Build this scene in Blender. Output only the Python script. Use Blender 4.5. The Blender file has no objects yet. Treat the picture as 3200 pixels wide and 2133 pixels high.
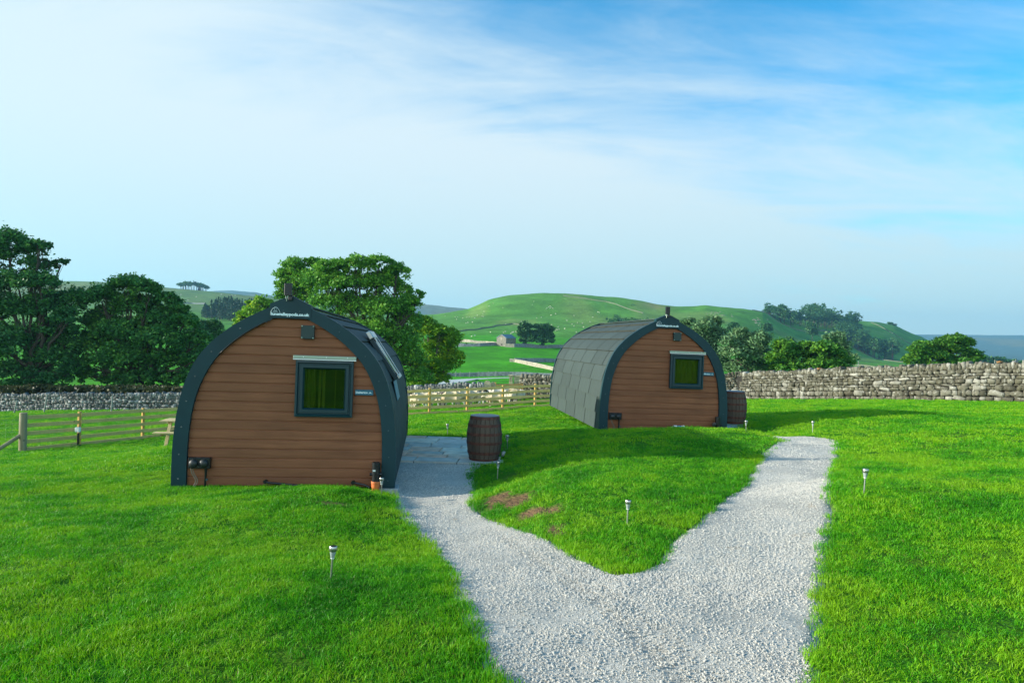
import bpy, math, random
import numpy as np
from mathutils import Matrix, Vector

# ------------------------------------------------------------------ camera, world, sun, exposure
SC = bpy.context.scene
COL = SC.collection
F = 2133.0                      # focal length in pixels of the 3200 px wide photograph (24 mm)
ROLL = math.radians(1.5)
CAMZ = 2.03
cam_d = bpy.data.cameras.new('camera'); cam = bpy.data.objects.new('camera', cam_d); COL.objects.link(cam)
cam_d.lens = 24.0; cam_d.sensor_width = 36.0; cam_d.clip_start = 0.05; cam_d.clip_end = 30000
cam.matrix_world = Matrix.Translation((0, 0, CAMZ)) @ Matrix.Rotation(math.radians(90), 4, 'X') @ Matrix.Rotation(ROLL, 4, 'Z')
SC.camera = cam

SUN_EL, SUN_AZ = math.radians(16.5), math.radians(265.0)      # azimuth clockwise from +Y: the sun stands at the left
world = bpy.data.worlds.new("World"); SC.world = world; world.use_nodes = True
def build_world():
    nt = world.node_tree; N = nt.nodes; L = nt.links; N.clear()
    out = N.new('ShaderNodeOutputWorld'); bg = N.new('ShaderNodeBackground')
    sky = N.new('ShaderNodeTexSky'); sky.sky_type = 'NISHITA'; sky.sun_disc = False
    sky.sun_elevation = SUN_EL; sky.sun_rotation = SUN_AZ
    sky.altitude = 200; sky.air_density = 1.0; sky.dust_density = 0.6; sky.ozone_density = 2.0
    bg.inputs['Strength'].default_value = 0.10
    tc = N.new('ShaderNodeTexCoord')
    sep = N.new('ShaderNodeSeparateXYZ'); L.new(tc.outputs['Generated'], sep.inputs[0])
    def mth(op, a, b=None, c=None, clamp=False):
        n = N.new('ShaderNodeMath'); n.operation = op; n.use_clamp = clamp
        for i, v in enumerate((a, b, c)):
            if v is None: continue
            if isinstance(v, (int, float)): n.inputs[i].default_value = v
            else: L.new(v, n.inputs[i])
        return n.outputs[0]
    # thin high cloud laid on a plane far overhead: direction / height
    zz = mth('ADD', mth('MAXIMUM', sep.outputs['Z'], 0.0), 0.22)
    comb = N.new('ShaderNodeCombineXYZ')
    L.new(mth('DIVIDE', sep.outputs['X'], zz), comb.inputs[0]); L.new(mth('DIVIDE', sep.outputs['Y'], zz), comb.inputs[1])
    def noise(scale, detail, rough, loc, sc=(1, 1, 1), dist=0.0, rot=0.0):
        mp = N.new('ShaderNodeMapping'); mp.inputs['Location'].default_value = loc; mp.inputs['Scale'].default_value = sc
        mp.inputs['Rotation'].default_value = (0, 0, rot)
        L.new(comb.outputs[0], mp.inputs[0])
        n = N.new('ShaderNodeTexNoise'); n.inputs['Scale'].default_value = scale; n.inputs['Detail'].default_value = detail
        n.inputs['Roughness'].default_value = rough; n.inputs['Distortion'].default_value = dist
        L.new(mp.outputs[0], n.inputs['Vector']); return n.outputs['Fac']
    big = noise(0.9, 3, 0.5, (1.3, 0.4, 0))
    wisp = noise(1.6, 9, 0.62, (0.3, 4.1, 0), (0.55, 1.5, 1), 0.9, 0.5)
    fine = noise(5.0, 8, 0.65, (3.3, 1.1, 0), (0.6, 1.6, 1), 0.6, 0.6)
    # the cloud veil is thick towards the left and low down, and opens to clear sky at the upper right
    side = mth('MULTIPLY_ADD', sep.outputs['X'], -0.82, 1.08)
    hgt = mth('MULTIPLY', mth('MULTIPLY', sep.outputs['Z'], sep.outputs['Z']), -4.2)
    veil = mth('ADD', mth('ADD', side, hgt), mth('MULTIPLY_ADD', big, 0.9, -0.45))
    dens = mth('ADD', veil, mth('MULTIPLY_ADD', wisp, 1.2, -0.60))
    dens = mth('ADD', dens, mth('MULTIPLY_ADD', fine, 0.35, -0.17))
    nearhz = N.new('ShaderNodeMapRange'); L.new(sep.outputs['Z'], nearhz.inputs['Value']); nearhz.inputs['From Min'].default_value = 0.0; nearhz.inputs['From Max'].default_value = 0.30
    nearhz.inputs['To Min'].default_value = 0.55; nearhz.inputs['To Max'].default_value = 0.0
    dens = mth('ADD', dens, nearhz.outputs[0])
    dens = mth('ADD', dens, mth('MULTIPLY', mth('MINIMUM', sep.outputs['Y'], 0.0), -0.9))  # extra veil added behind the camera for a whiter fill light
    dens = mth('MINIMUM', mth('MAXIMUM', dens, 0.0), 1.0)
    ramp = N.new('ShaderNodeMapRange'); ramp.interpolation_type = 'SMOOTHSTEP'
    L.new(dens, ramp.inputs['Value']); ramp.inputs['From Min'].default_value = 0.0; ramp.inputs['From Max'].default_value = 1.0
    ramp.inputs['To Max'].default_value = 0.93
    # horizon band: greyer air
    low = N.new('ShaderNodeMapRange'); low.interpolation_type = 'SMOOTHSTEP'
    L.new(sep.outputs['Z'], low.inputs['Value']); low.inputs['From Min'].default_value = 0.02; low.inputs['From Max'].default_value = 0.30
    low.inputs['To Min'].default_value = 1.0; low.inputs['To Max'].default_value = 0.0
    tint = N.new('ShaderNodeMix'); tint.data_type = 'RGBA'; tint.blend_type = 'MULTIPLY'; tint.inputs['Factor'].default_value = 1.0
    L.new(sky.outputs[0], tint.inputs['A']); tint.inputs['B'].default_value = SKY_TINT
    cl = N.new('ShaderNodeMix'); cl.data_type = 'RGBA'
    L.new(ramp.outputs[0], cl.inputs['Factor']); L.new(tint.outputs['Result'], cl.inputs['A'])
    hz = N.new('ShaderNodeMix'); hz.data_type = 'RGBA'
    L.new(low.outputs[0], hz.inputs['Factor'])
    hz.inputs['A'].default_value = CLOUD_HI; hz.inputs['B'].default_value = CLOUD_LO
    # unseen cloud behind the camera, brightened to add fill light from that side
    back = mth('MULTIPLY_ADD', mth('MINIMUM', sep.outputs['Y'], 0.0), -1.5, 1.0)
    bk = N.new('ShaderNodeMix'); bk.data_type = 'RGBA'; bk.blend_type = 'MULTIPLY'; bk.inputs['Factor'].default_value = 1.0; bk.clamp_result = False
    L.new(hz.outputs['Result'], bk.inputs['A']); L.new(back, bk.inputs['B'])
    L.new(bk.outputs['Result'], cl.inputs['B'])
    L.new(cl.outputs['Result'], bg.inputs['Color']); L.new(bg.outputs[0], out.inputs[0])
SKY_TINT = (0.24, 1.04, 1.28, 1)
CLOUD_HI = (3.55, 4.1, 4.3, 1)
CLOUD_LO = (2.85, 3.8, 3.85, 1)
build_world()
sun_d = bpy.data.lights.new('sun', 'SUN'); sun = bpy.data.objects.new('sun', sun_d); COL.objects.link(sun)
sun_d.energy = 4.0; sun_d.angle = math.radians(0.9); sun_d.color = (1.0, 0.93, 0.80)
sdir = Vector((math.sin(SUN_AZ) * math.cos(SUN_EL), math.cos(SUN_AZ) * math.cos(SUN_EL), math.sin(SUN_EL)))
sun.rotation_euler = (-sdir).to_track_quat('-Z', 'Y').to_euler()
SC.view_settings.view_transform = 'Standard'; SC.view_settings.look = 'None'
SC.view_settings.exposure = 1.2; SC.view_settings.gamma = 1.0
SC.render.film_transparent = False
SC.cycles.max_bounces = 6; SC.cycles.transparent_max_bounces = 8; SC.cycles.volume_bounces = 0
try:
    SC.cycles.use_denoising = True
except Exception: pass

rnd = random.Random(7); RNG = np.random.default_rng(11)

# ------------------------------------------------------------------ helpers
def hz(u): return 1066.5 + (u - 1600) * math.tan(ROLL)
def unproj(u, v, Y):
    """pixel of the 3200 px photograph + depth -> world point"""
    xc = (u - 1600) / F * Y; zc = -(v - 1066.5) / F * Y
    c, s = math.cos(ROLL), math.sin(ROLL)
    return np.array((xc * c - zc * s, Y, CAMZ + xc * s + zc * c))
def tag(o, label=None, cat=None, group=None, kind=None):
    if label: o['label'] = label
    if cat: o['category'] = cat
    if group: o['group'] = group
    if kind: o['kind'] = kind
    return o
def empty(name, loc=(0, 0, 0), rz=0.0, mat=None):
    o = bpy.data.objects.new(name, None); COL.objects.link(o); o.empty_display_size = 0.2
    if mat is not None: o.matrix_world = mat
    else: o.location = loc; o.rotation_euler = (0, 0, rz)
    return o
def link_mesh(name, me, parent=None):
    o = bpy.data.objects.new(name, me); COL.objects.link(o)
    if parent is not None: o.parent = parent
    return o
def np_mesh(name, verts, faces, mats, smooth=False, midx=None):
    """verts (n,3); faces (m,k) array or list of lists"""
    me = bpy.data.meshes.new(name)
    verts = np.asarray(verts, dtype=np.float32)
    if isinstance(faces, np.ndarray):
        m, k = faces.shape
        me.vertices.add(len(verts)); me.vertices.foreach_set('co', verts.ravel())
        me.loops.add(m * k); me.loops.foreach_set('vertex_index', faces.astype(np.int32).ravel())
        me.polygons.add(m); me.polygons.foreach_set('loop_start', np.arange(0, m * k, k, dtype=np.int32))
        me.polygons.foreach_set('loop_total', np.full(m, k, dtype=np.int32))
        me.update(calc_edges=True)
    else:
        me.from_pydata([tuple(map(float, v)) for v in verts], [], faces)
        me.update()
    for m_ in mats: me.materials.append(m_)
    if midx is not None: me.polygons.foreach_set('material_index', np.asarray(midx, dtype=np.int32))
    if smooth: me.polygons.foreach_set('use_smooth', np.ones(len(me.polygons), dtype=bool))
    me.update()
    return me
def set_col(me, name, cols):
    a = me.color_attributes.new(name, 'FLOAT_COLOR', 'POINT')
    c = np.ones((len(me.vertices), 4), dtype=np.float32); c[:, :3] = cols
    a.data.foreach_set('color', c.ravel())

class MB:
    def __init__(s): s.v = []; s.f = []; s.m = []
    def add(s, vs, fs, mi=0):
        b = len(s.v); s.v.extend([tuple(map(float, p)) for p in vs])
        for f in fs: s.f.append([i + b for i in f]); s.m.append(mi)
        return s
    def box(s, c, size, rot=None, mi=0, bev=0.0):
        x, y, z = [d / 2 for d in size]
        if bev > 0:
            b = bev; vs = []; idx = {}
            for sx in (-1, 1):
                for sy in (-1, 1):
                    for sz in (-1, 1):
                        for ax in range(3):
                            p = [sx * (x - b), sy * (y - b), sz * (z - b)]
                            p[ax] = (sx * x, sy * y, sz * z)[ax]
                            idx[(sx, sy, sz, ax)] = len(vs); vs.append(p)
            fs = []
            def g(sx, sy, sz, ax): return idx[(sx, sy, sz, ax)]
            for sg in (-1, 1):
                a = [g(sg, -1, -1, 0), g(sg, 1, -1, 0), g(sg, 1, 1, 0), g(sg, -1, 1, 0)]; fs.append(a if sg > 0 else a[::-1])
                a = [g(-1, sg, -1, 1), g(-1, sg, 1, 1), g(1, sg, 1, 1), g(1, sg, -1, 1)]; fs.append(a if sg > 0 else a[::-1])
                a = [g(-1, -1, sg, 2), g(1, -1, sg, 2), g(1, 1, sg, 2), g(-1, 1, sg, 2)]; fs.append(a if sg > 0 else a[::-1])
            for s1 in (-1, 1):
                for s2 in (-1, 1):
                    a = [g(s1, s2, -1, 0), g(s1, s2, -1, 1), g(s1, s2, 1, 1), g(s1, s2, 1, 0)]; fs.append(a if s1 * s2 > 0 else a[::-1])
                    a = [g(s1, -1, s2, 0), g(s1, 1, s2, 0), g(s1, 1, s2, 2), g(s1, -1, s2, 2)]; fs.append(a if s1 * s2 > 0 else a[::-1])
                    a = [g(-1, s1, s2, 1), g(-1, s1, s2, 2), g(1, s1, s2, 2), g(1, s1, s2, 1)]; fs.append(a if s1 * s2 > 0 else a[::-1])
                    for s3 in (-1, 1):
                        a = [g(s1, s2, s3, 0), g(s1, s2, s3, 1), g(s1, s2, s3, 2)]; fs.append(a if s1 * s2 * s3 > 0 else a[::-1])
        else:
            vs = [(-x, -y, -z), (x, -y, -z), (x, y, -z), (-x, y, -z), (-x, -y, z), (x, -y, z), (x, y, z), (-x, y, z)]
            fs = [(0, 3, 2, 1), (4, 5, 6, 7), (0, 1, 5, 4), (1, 2, 6, 5), (2, 3, 7, 6), (3, 0, 4, 7)]
        c = Vector(c)
        if rot is not None: vs = [c + rot @ Vector(p) for p in vs]
        else: vs = [c + Vector(p) for p in vs]
        return s.add(vs, fs, mi)
    def beam(s, a, b, w, h, up=(0, 0, 1), mi=0, bev=0.0):
        a = Vector(a); b = Vector(b); d = b - a; L = d.length; d.normalize()
        upv = Vector(up); side = d.cross(upv)
        if side.length < 1e-4: side = d.cross(Vector((1, 0, 0)))
        side.normalize(); upv = side.cross(d).normalized()
        R = Matrix((d, side, upv)).transposed()
        return s.box((a + b) / 2, (L, w, h), R, mi, bev)
    def tube(s, pts, radii, seg=8, cap=True, mi=0):
        pts = [Vector(p) for p in pts]; n = len(pts)
        if not hasattr(radii, '__len__'): radii = [radii] * n
        vs = []; ref = None
        for i, p in enumerate(pts):
            d = (pts[min(i + 1, n - 1)] - pts[max(i - 1, 0)])
            if d.length < 1e-9: d = Vector((0, 0, 1))
            d.normalize()
            if ref is None:
                ref = Vector((1, 0, 0)) if abs(d.x) < 0.9 else Vector((0, 1, 0))
            a = (ref - d * ref.dot(d)).normalized(); b = d.cross(a); ref = a
            for k in range(seg):
                t = 2 * math.pi * k / seg
                vs.append(p + (a * math.cos(t) + b * math.sin(t)) * radii[i])
        fs = []
        for i in range(n - 1):
            for k in range(seg):
                k2 = (k + 1) % seg
                fs.append((i * seg + k, i * seg + k2, (i + 1) * seg + k2, (i + 1) * seg + k))
        if cap: fs.append(tuple(range(seg))[::-1]); fs.append(tuple((n - 1) * seg + k for k in range(seg)))
        return s.add(vs, fs, mi)
    def lathe(s, prof, seg=24, c=(0, 0, 0), rot=None, mi=0, capb=True, capt=True):
        vs = []; c = Vector(c)
        for r, z in prof:
            for k in range(seg):
                t = 2 * math.pi * k / seg; p = Vector((r * math.cos(t), r * math.sin(t), z))
                vs.append(c + (rot @ p if rot is not None else p))
        fs = []
        for i in range(len(prof) - 1):
            for k in range(seg):
                k2 = (k + 1) % seg
                fs.append((i * seg + k, i * seg + k2, (i + 1) * seg + k2, (i + 1) * seg + k))
        if capb: fs.append(tuple(range(seg))[::-1])
        if capt: fs.append(tuple((len(prof) - 1) * seg + k for k in range(seg)))
        return s.add(vs, fs, mi)
    def prism(s, poly, y0, y1, mi=0):
        """poly of (x,z) counterclockwise seen from -y, extruded along y"""
        n = len(poly); vs = [(x, y0, z) for x, z in poly] + [(x, y1, z) for x, z in poly]
        fs = [tuple(range(n)), tuple(range(n, 2 * n))[::-1]]
        for i in range(n): j = (i + 1) % n; fs.append((i, i + n, j + n, j))
        return s.add(vs, fs, mi)
    def build(s, name, mats, parent=None, smooth=False, angle=None):
        if not isinstance(mats, (list, tuple)): mats = [mats]
        me = np_mesh(name, s.v, s.f, mats, smooth, s.m)
        o = link_mesh(name, me, parent)
        if smooth and angle:
            try:
                me.set_sharp_from_angle(angle=math.radians(angle))
            except Exception: pass
        return o
def copy_tree(o, parent=None):
    c = o.copy(); COL.objects.link(c); c.parent = parent
    for ch in [x for x in o.children]: copy_tree(ch, c)
    return c

# ------------------------------------------------------------------ materials
def mat(name):
    m = bpy.data.materials.new(name); m.use_nodes = True
    nt = m.node_tree; b = nt.nodes.get('Principled BSDF'); return m, nt, b
def rgb(c): return (c[0], c[1], c[2], 1.0)
def simple(name, col, rough=0.6, metal=0.0, spec=0.5, nscale=0, namt=0.0, bump=0.0, bscale=0, coat=0.0):
    m, nt, b = mat(name); N, L = nt.nodes, nt.links
    b.inputs['Base Color'].default_value = rgb(col); b.inputs['Roughness'].default_value = rough
    b.inputs['Metallic'].default_value = metal; b.inputs['Specular IOR Level'].default_value = spec
    b.inputs['Coat Weight'].default_value = coat
    tc = N.new('ShaderNodeTexCoord')
    if namt > 0:
        n = N.new('ShaderNodeTexNoise'); n.inputs['Scale'].default_value = nscale; n.inputs['Detail'].default_value = 6
        L.new(tc.outputs['Object'], n.inputs['Vector'])
        mx = N.new('ShaderNodeMix'); mx.data_type = 'RGBA'
        mx.inputs['A'].default_value = rgb([c * (1 - namt) for c in col]); mx.inputs['B'].default_value = rgb([min(1, c * (1 + namt)) for c in col])
        mr = N.new('ShaderNodeMapRange'); mr.inputs['From Min'].default_value = 0.3; mr.inputs['From Max'].default_value = 0.7
        L.new(n.outputs['Fac'], mr.inputs['Value']); L.new(mr.outputs[0], mx.inputs['Factor'])
        L.new(mx.outputs['Result'], b.inputs['Base Color'])
    if bump > 0:
        n2 = N.new('ShaderNodeTexNoise'); n2.inputs['Scale'].default_value = bscale; n2.inputs['Detail'].default_value = 5
        L.new(tc.outputs['Object'], n2.inputs['Vector'])
        bp = N.new('ShaderNodeBump'); bp.inputs['Strength'].default_value = bump; bp.inputs['Distance'].default_value = 0.01
        L.new(n2.outputs['Fac'], bp.inputs['Height']); L.new(bp.outputs[0], b.inputs['Normal'])
    return m
def wood(name, c1, c2, axis=0, stretch=12, scale=3.0, rough=0.7, bump=0.3, knots=True, island=.09):
    m, nt, b = mat(name); N, L = nt.nodes, nt.links
    tc = N.new('ShaderNodeTexCoord'); mp = N.new('ShaderNodeMapping')
    sc = [scale * stretch] * 3; sc[axis] = scale; mp.inputs['Scale'].default_value = sc
    L.new(tc.outputs['Object'], mp.inputs[0])
    n = N.new('ShaderNodeTexNoise'); n.inputs['Scale'].default_value = 1.0; n.inputs['Detail'].default_value = 8; n.inputs['Roughness'].default_value = 0.65
    n.inputs['Distortion'].default_value = 0.6
    L.new(mp.outputs[0], n.inputs['Vector'])
    big = N.new('ShaderNodeTexNoise'); big.inputs['Scale'].default_value = 1.7; big.inputs['Detail'].default_value = 3
    L.new(tc.outputs['Object'], big.inputs['Vector'])
    rp = N.new('ShaderNodeValToRGB'); rp.color_ramp.elements[0].position = 0.3; rp.color_ramp.elements[1].position = 0.7
    rp.color_ramp.elements[0].color = rgb(c1); rp.color_ramp.elements[1].color = rgb(c2)
    L.new(n.outputs['Fac'], rp.inputs[0])
    mx = N.new('ShaderNodeMix'); mx.data_type = 'RGBA'; mx.blend_type = 'MULTIPLY'; mx.inputs['Factor'].default_value = 0.5
    rb = N.new('ShaderNodeValToRGB'); rb.color_ramp.elements[0].color = (0.72, 0.72, 0.72, 1); rb.color_ramp.elements[0].position = 0.35
    rb.color_ramp.elements[1].position = 0.65
    L.new(big.outputs['Fac'], rb.inputs[0])
    L.new(rp.outputs[0], mx.inputs['A']); L.new(rb.outputs[0], mx.inputs['B'])
    last = mx.outputs['Result']
    if knots:
        vo = N.new('ShaderNodeTexVoronoi'); vo.inputs['Scale'].default_value = 3.2
        L.new(tc.outputs['Object'], vo.inputs['Vector'])
        mr = N.new('ShaderNodeMapRange'); mr.inputs['From Min'].default_value = 0.05; mr.inputs['From Max'].default_value = 0.12
        mr.inputs['To Min'].default_value = 0.35; mr.inputs['To Max'].default_value = 1
        L.new(vo.outputs['Distance'], mr.inputs['Value'])
        mk = N.new('ShaderNodeMix'); mk.data_type = 'RGBA'; mk.blend_type = 'MULTIPLY'; mk.inputs['Factor'].default_value = 1
        L.new(last, mk.inputs['A']); L.new(mr.outputs[0], mk.inputs['B']); last = mk.outputs['Result']
    L.new(last, b.inputs['Base Color']); b.inputs['Roughness'].default_value = rough
    b.inputs['Specular IOR Level'].default_value = 0.3
    geo = N.new('ShaderNodeNewGeometry'); mi = N.new('ShaderNodeMapRange'); mi.inputs['To Min'].default_value = 1 - island; mi.inputs['To Max'].default_value = 1 + island
    L.new(geo.outputs['Random Per Island'], mi.inputs['Value']); mm = N.new('ShaderNodeMix'); mm.data_type = 'RGBA'; mm.blend_type = 'MULTIPLY'; mm.inputs['Factor'].default_value = 1
    L.new(last, mm.inputs['A']); L.new(mi.outputs[0], mm.inputs['B']); L.new(mm.outputs['Result'], b.inputs['Base Color'])
    bp = N.new('ShaderNodeBump'); bp.inputs['Strength'].default_value = bump; bp.inputs['Distance'].default_value = 0.006
    L.new(n.outputs['Fac'], bp.inputs['Height']); L.new(bp.outputs[0], b.inputs['Normal'])
    return m
def leafmat(name, c1, c2, c3=None, scale=0.5, trans=0.25):
    m, nt, b = mat(name); N, L = nt.nodes, nt.links
    geo = N.new('ShaderNodeNewGeometry'); tc = N.new('ShaderNodeTexCoord')
    n = N.new('ShaderNodeTexNoise'); n.inputs['Scale'].default_value = scale; n.inputs['Detail'].default_value = 4
    L.new(tc.outputs['Object'], n.inputs['Vector'])
    ad = N.new('ShaderNodeMath'); ad.operation = 'MULTIPLY_ADD'; ad.inputs[1].default_value = 0.6; L.new(geo.outputs['Random Per Island'], ad.inputs[0])
    mr = N.new('ShaderNodeMapRange'); mr.inputs['From Min'].default_value = 0.3; mr.inputs['From Max'].default_value = 0.7; mr.inputs['To Min'].default_value = 0; mr.inputs['To Max'].default_value = 0.6
    L.new(n.outputs['Fac'], mr.inputs['Value']); L.new(mr.outputs[0], ad.inputs[2])
    rp = N.new('ShaderNodeValToRGB'); e = rp.color_ramp.elements
    e[0].position = 0.1; e[0].color = rgb(c1); e[1].position = 0.7; e[1].color = rgb(c2)
    if c3: x = e.new(1.0); x.color = rgb(c3)
    L.new(ad.outputs[0], rp.inputs[0])
    L.new(rp.outputs[0], b.inputs['Base Color']); b.inputs['Roughness'].default_value = 0.55
    b.inputs['Specular IOR Level'].default_value = 0.25
    tr = N.new('ShaderNodeBsdfTranslucent'); L.new(rp.outputs[0], tr.inputs['Color'])
    ms = N.new('ShaderNodeMixShader'); ms.inputs[0].default_value = trans
    out = N.get('Material Output'); L.new(b.outputs[0], ms.inputs[1]); L.new(tr.outputs[0], ms.inputs[2]); L.new(ms.outputs[0], out.inputs['Surface'])
    return m
def stonemat(name, cols, bscale=6.0, lichen=0.3):
    m, nt, b = mat(name); N, L = nt.nodes, nt.links
    geo = N.new('ShaderNodeNewGeometry'); tc = N.new('ShaderNodeTexCoord')
    rp = N.new('ShaderNodeValToRGB'); e = rp.color_ramp.elements
    e[0].position = 0; e[0].color = rgb(cols[0]); e[1].position = 1; e[1].color = rgb(cols[-1])
    for i, c in enumerate(cols[1:-1]):
        x = e.new((i + 1) / (len(cols) - 1)); x.color = rgb(c)
    L.new(geo.outputs['Random Per Island'], rp.inputs[0])
    n = N.new('ShaderNodeTexNoise'); n.inputs['Scale'].default_value = bscale; n.inputs['Detail'].default_value = 7; n.inputs['Roughness'].default_value = 0.7
    L.new(tc.outputs['Object'], n.inputs['Vector'])
    mr = N.new('ShaderNodeMapRange'); mr.inputs['From Min'].default_value = 0.3; mr.inputs['From Max'].default_value = 0.7
    mr.inputs['To Min'].default_value = 0.55; mr.inputs['To Max'].default_value = 1.35
    L.new(n.outputs['Fac'], mr.inputs['Value'])
    mx = N.new('ShaderNodeMix'); mx.data_type = 'RGBA'; mx.blend_type = 'MULTIPLY'; mx.inputs['Factor'].default_value = 1
    L.new(rp.outputs[0], mx.inputs['A']); L.new(mr.outputs[0], mx.inputs['B'])
    n2 = N.new('ShaderNodeTexNoise'); n2.inputs['Scale'].default_value = bscale * 1.7; n2.inputs['Detail'].default_value = 4
    L.new(tc.outputs['Object'], n2.inputs['Vector'])
    m2 = N.new('ShaderNodeMapRange'); m2.inputs['From Min'].default_value = 0.58; m2.inputs['From Max'].default_value = 0.66; m2.inputs['To Max'].default_value = lichen
    L.new(n2.outputs['Fac'], m2.inputs['Value'])
    mx2 = N.new('ShaderNodeMix'); mx2.data_type = 'RGBA'; L.new(m2.outputs[0], mx2.inputs['Factor'])
    L.new(mx.outputs['Result'], mx2.inputs['A']); mx2.inputs['B'].default_value = (0.62, 0.62, 0.55, 1)
    L.new(mx2.outputs['Result'], b.inputs['Base Color']); b.inputs['Roughness'].default_value = 0.9; b.inputs['Specular IOR Level'].default_value = 0.2
    bp = N.new('ShaderNodeBump'); bp.inputs['Strength'].default_value = 0.6; bp.inputs['Distance'].default_value = 0.02
    L.new(n.outputs['Fac'], bp.inputs['Height']); L.new(bp.outputs[0], b.inputs['Normal'])
    return m

M = {}
M['anthracite'] = simple('anthracite_aluminium', (0.003, 0.034, 0.044), 0.5, 0.0, 0.3, 3, 0.12)
M['anthracite_frame'] = simple('anthracite_window_frame', (0.005, 0.032, 0.042), 0.4, 0.0, 0.4)
M['screw'] = simple('screw_head', (0.04, 0.085, 0.095), 0.5, 0.2)
M['black'] = simple('black_plastic', (0.006, 0.008, 0.010), 0.35, 0, 0.5)
M['blackdome'] = simple('black_rubbery_dome', (0.012, 0.017, 0.018), 0.5, 0, 0.5)
M['white'] = simple('white_plastic', (0.75, 0.78, 0.75), 0.5)
M['sign_white'] = simple('sign_lettering_white', (0.70, 0.84, 0.86), 0.6)
M['sign_teal'] = simple('nameplate_teal', (0.012, 0.11, 0.17), 0.4)
M['terracotta'] = simple('orange_drain_plastic', (0.68, 0.17, 0.045), 0.5, nscale=9, namt=0.12)
M['steel'] = simple('brushed_steel', (0.45, 0.45, 0.43), 0.35, 1.0)
M['aluminium'] = simple('bare_aluminium', (0.30, 0.37, 0.30), 0.4, 0.6)
M['clearplast'] = simple('clear_plastic_lens', (.28, .33, .32), 0.15, 0, 0.7)
M['bluehose'] = simple('blue_hose', (0.01, 0.25, 0.62), 0.35)
M['cable'] = simple('grey_cable', (0.12, 0.13, 0.10), 0.5)
M['concrete'] = simple('grey_concrete', (0.34, 0.36, 0.35), 0.9, nscale=20, namt=0.2, bump=0.4, bscale=60)
M['timber'] = wood('treated_timber', (0.54, 0.38, 0.12), (0.74, 0.54, 0.20), axis=0, scale=1.2)
M['timberpost'] = wood('treated_post', (0.42, 0.26, 0.06), (0.58, 0.38, 0.11), axis=2, scale=1.2)
M['roundpost'] = wood('weathered_round_post', (0.20, 0.17, 0.09), (0.33, 0.29, 0.17), axis=2, scale=1.5)
M['picnic'] = wood('picnic_table_timber', (0.52, 0.38, 0.16), (0.68, 0.52, 0.27), axis=0, scale=1.5)
M['gatewood'] = wood('orange_gate_timber', (0.62, 0.30, 0.09), (0.80, 0.47, 0.18), axis=0, scale=1.5, knots=False)
M['greystake'] = wood('grey_stake', (0.16, 0.18, 0.16), (0.28, 0.30, 0.27), axis=2, scale=2, knots=False)
M['wire'] = simple('fence_wire', (0.25, 0.27, 0.26), 0.5, 0.6)
M['bark'] = simple('tree_bark', (0.055, 0.045, 0.032), 0.95, nscale=4, namt=0.4, bump=0.6, bscale=12)
M['bark_grey'] = simple('pale_bark', (0.16, 0.14, 0.10), 0.95, nscale=4, namt=0.4)

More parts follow.
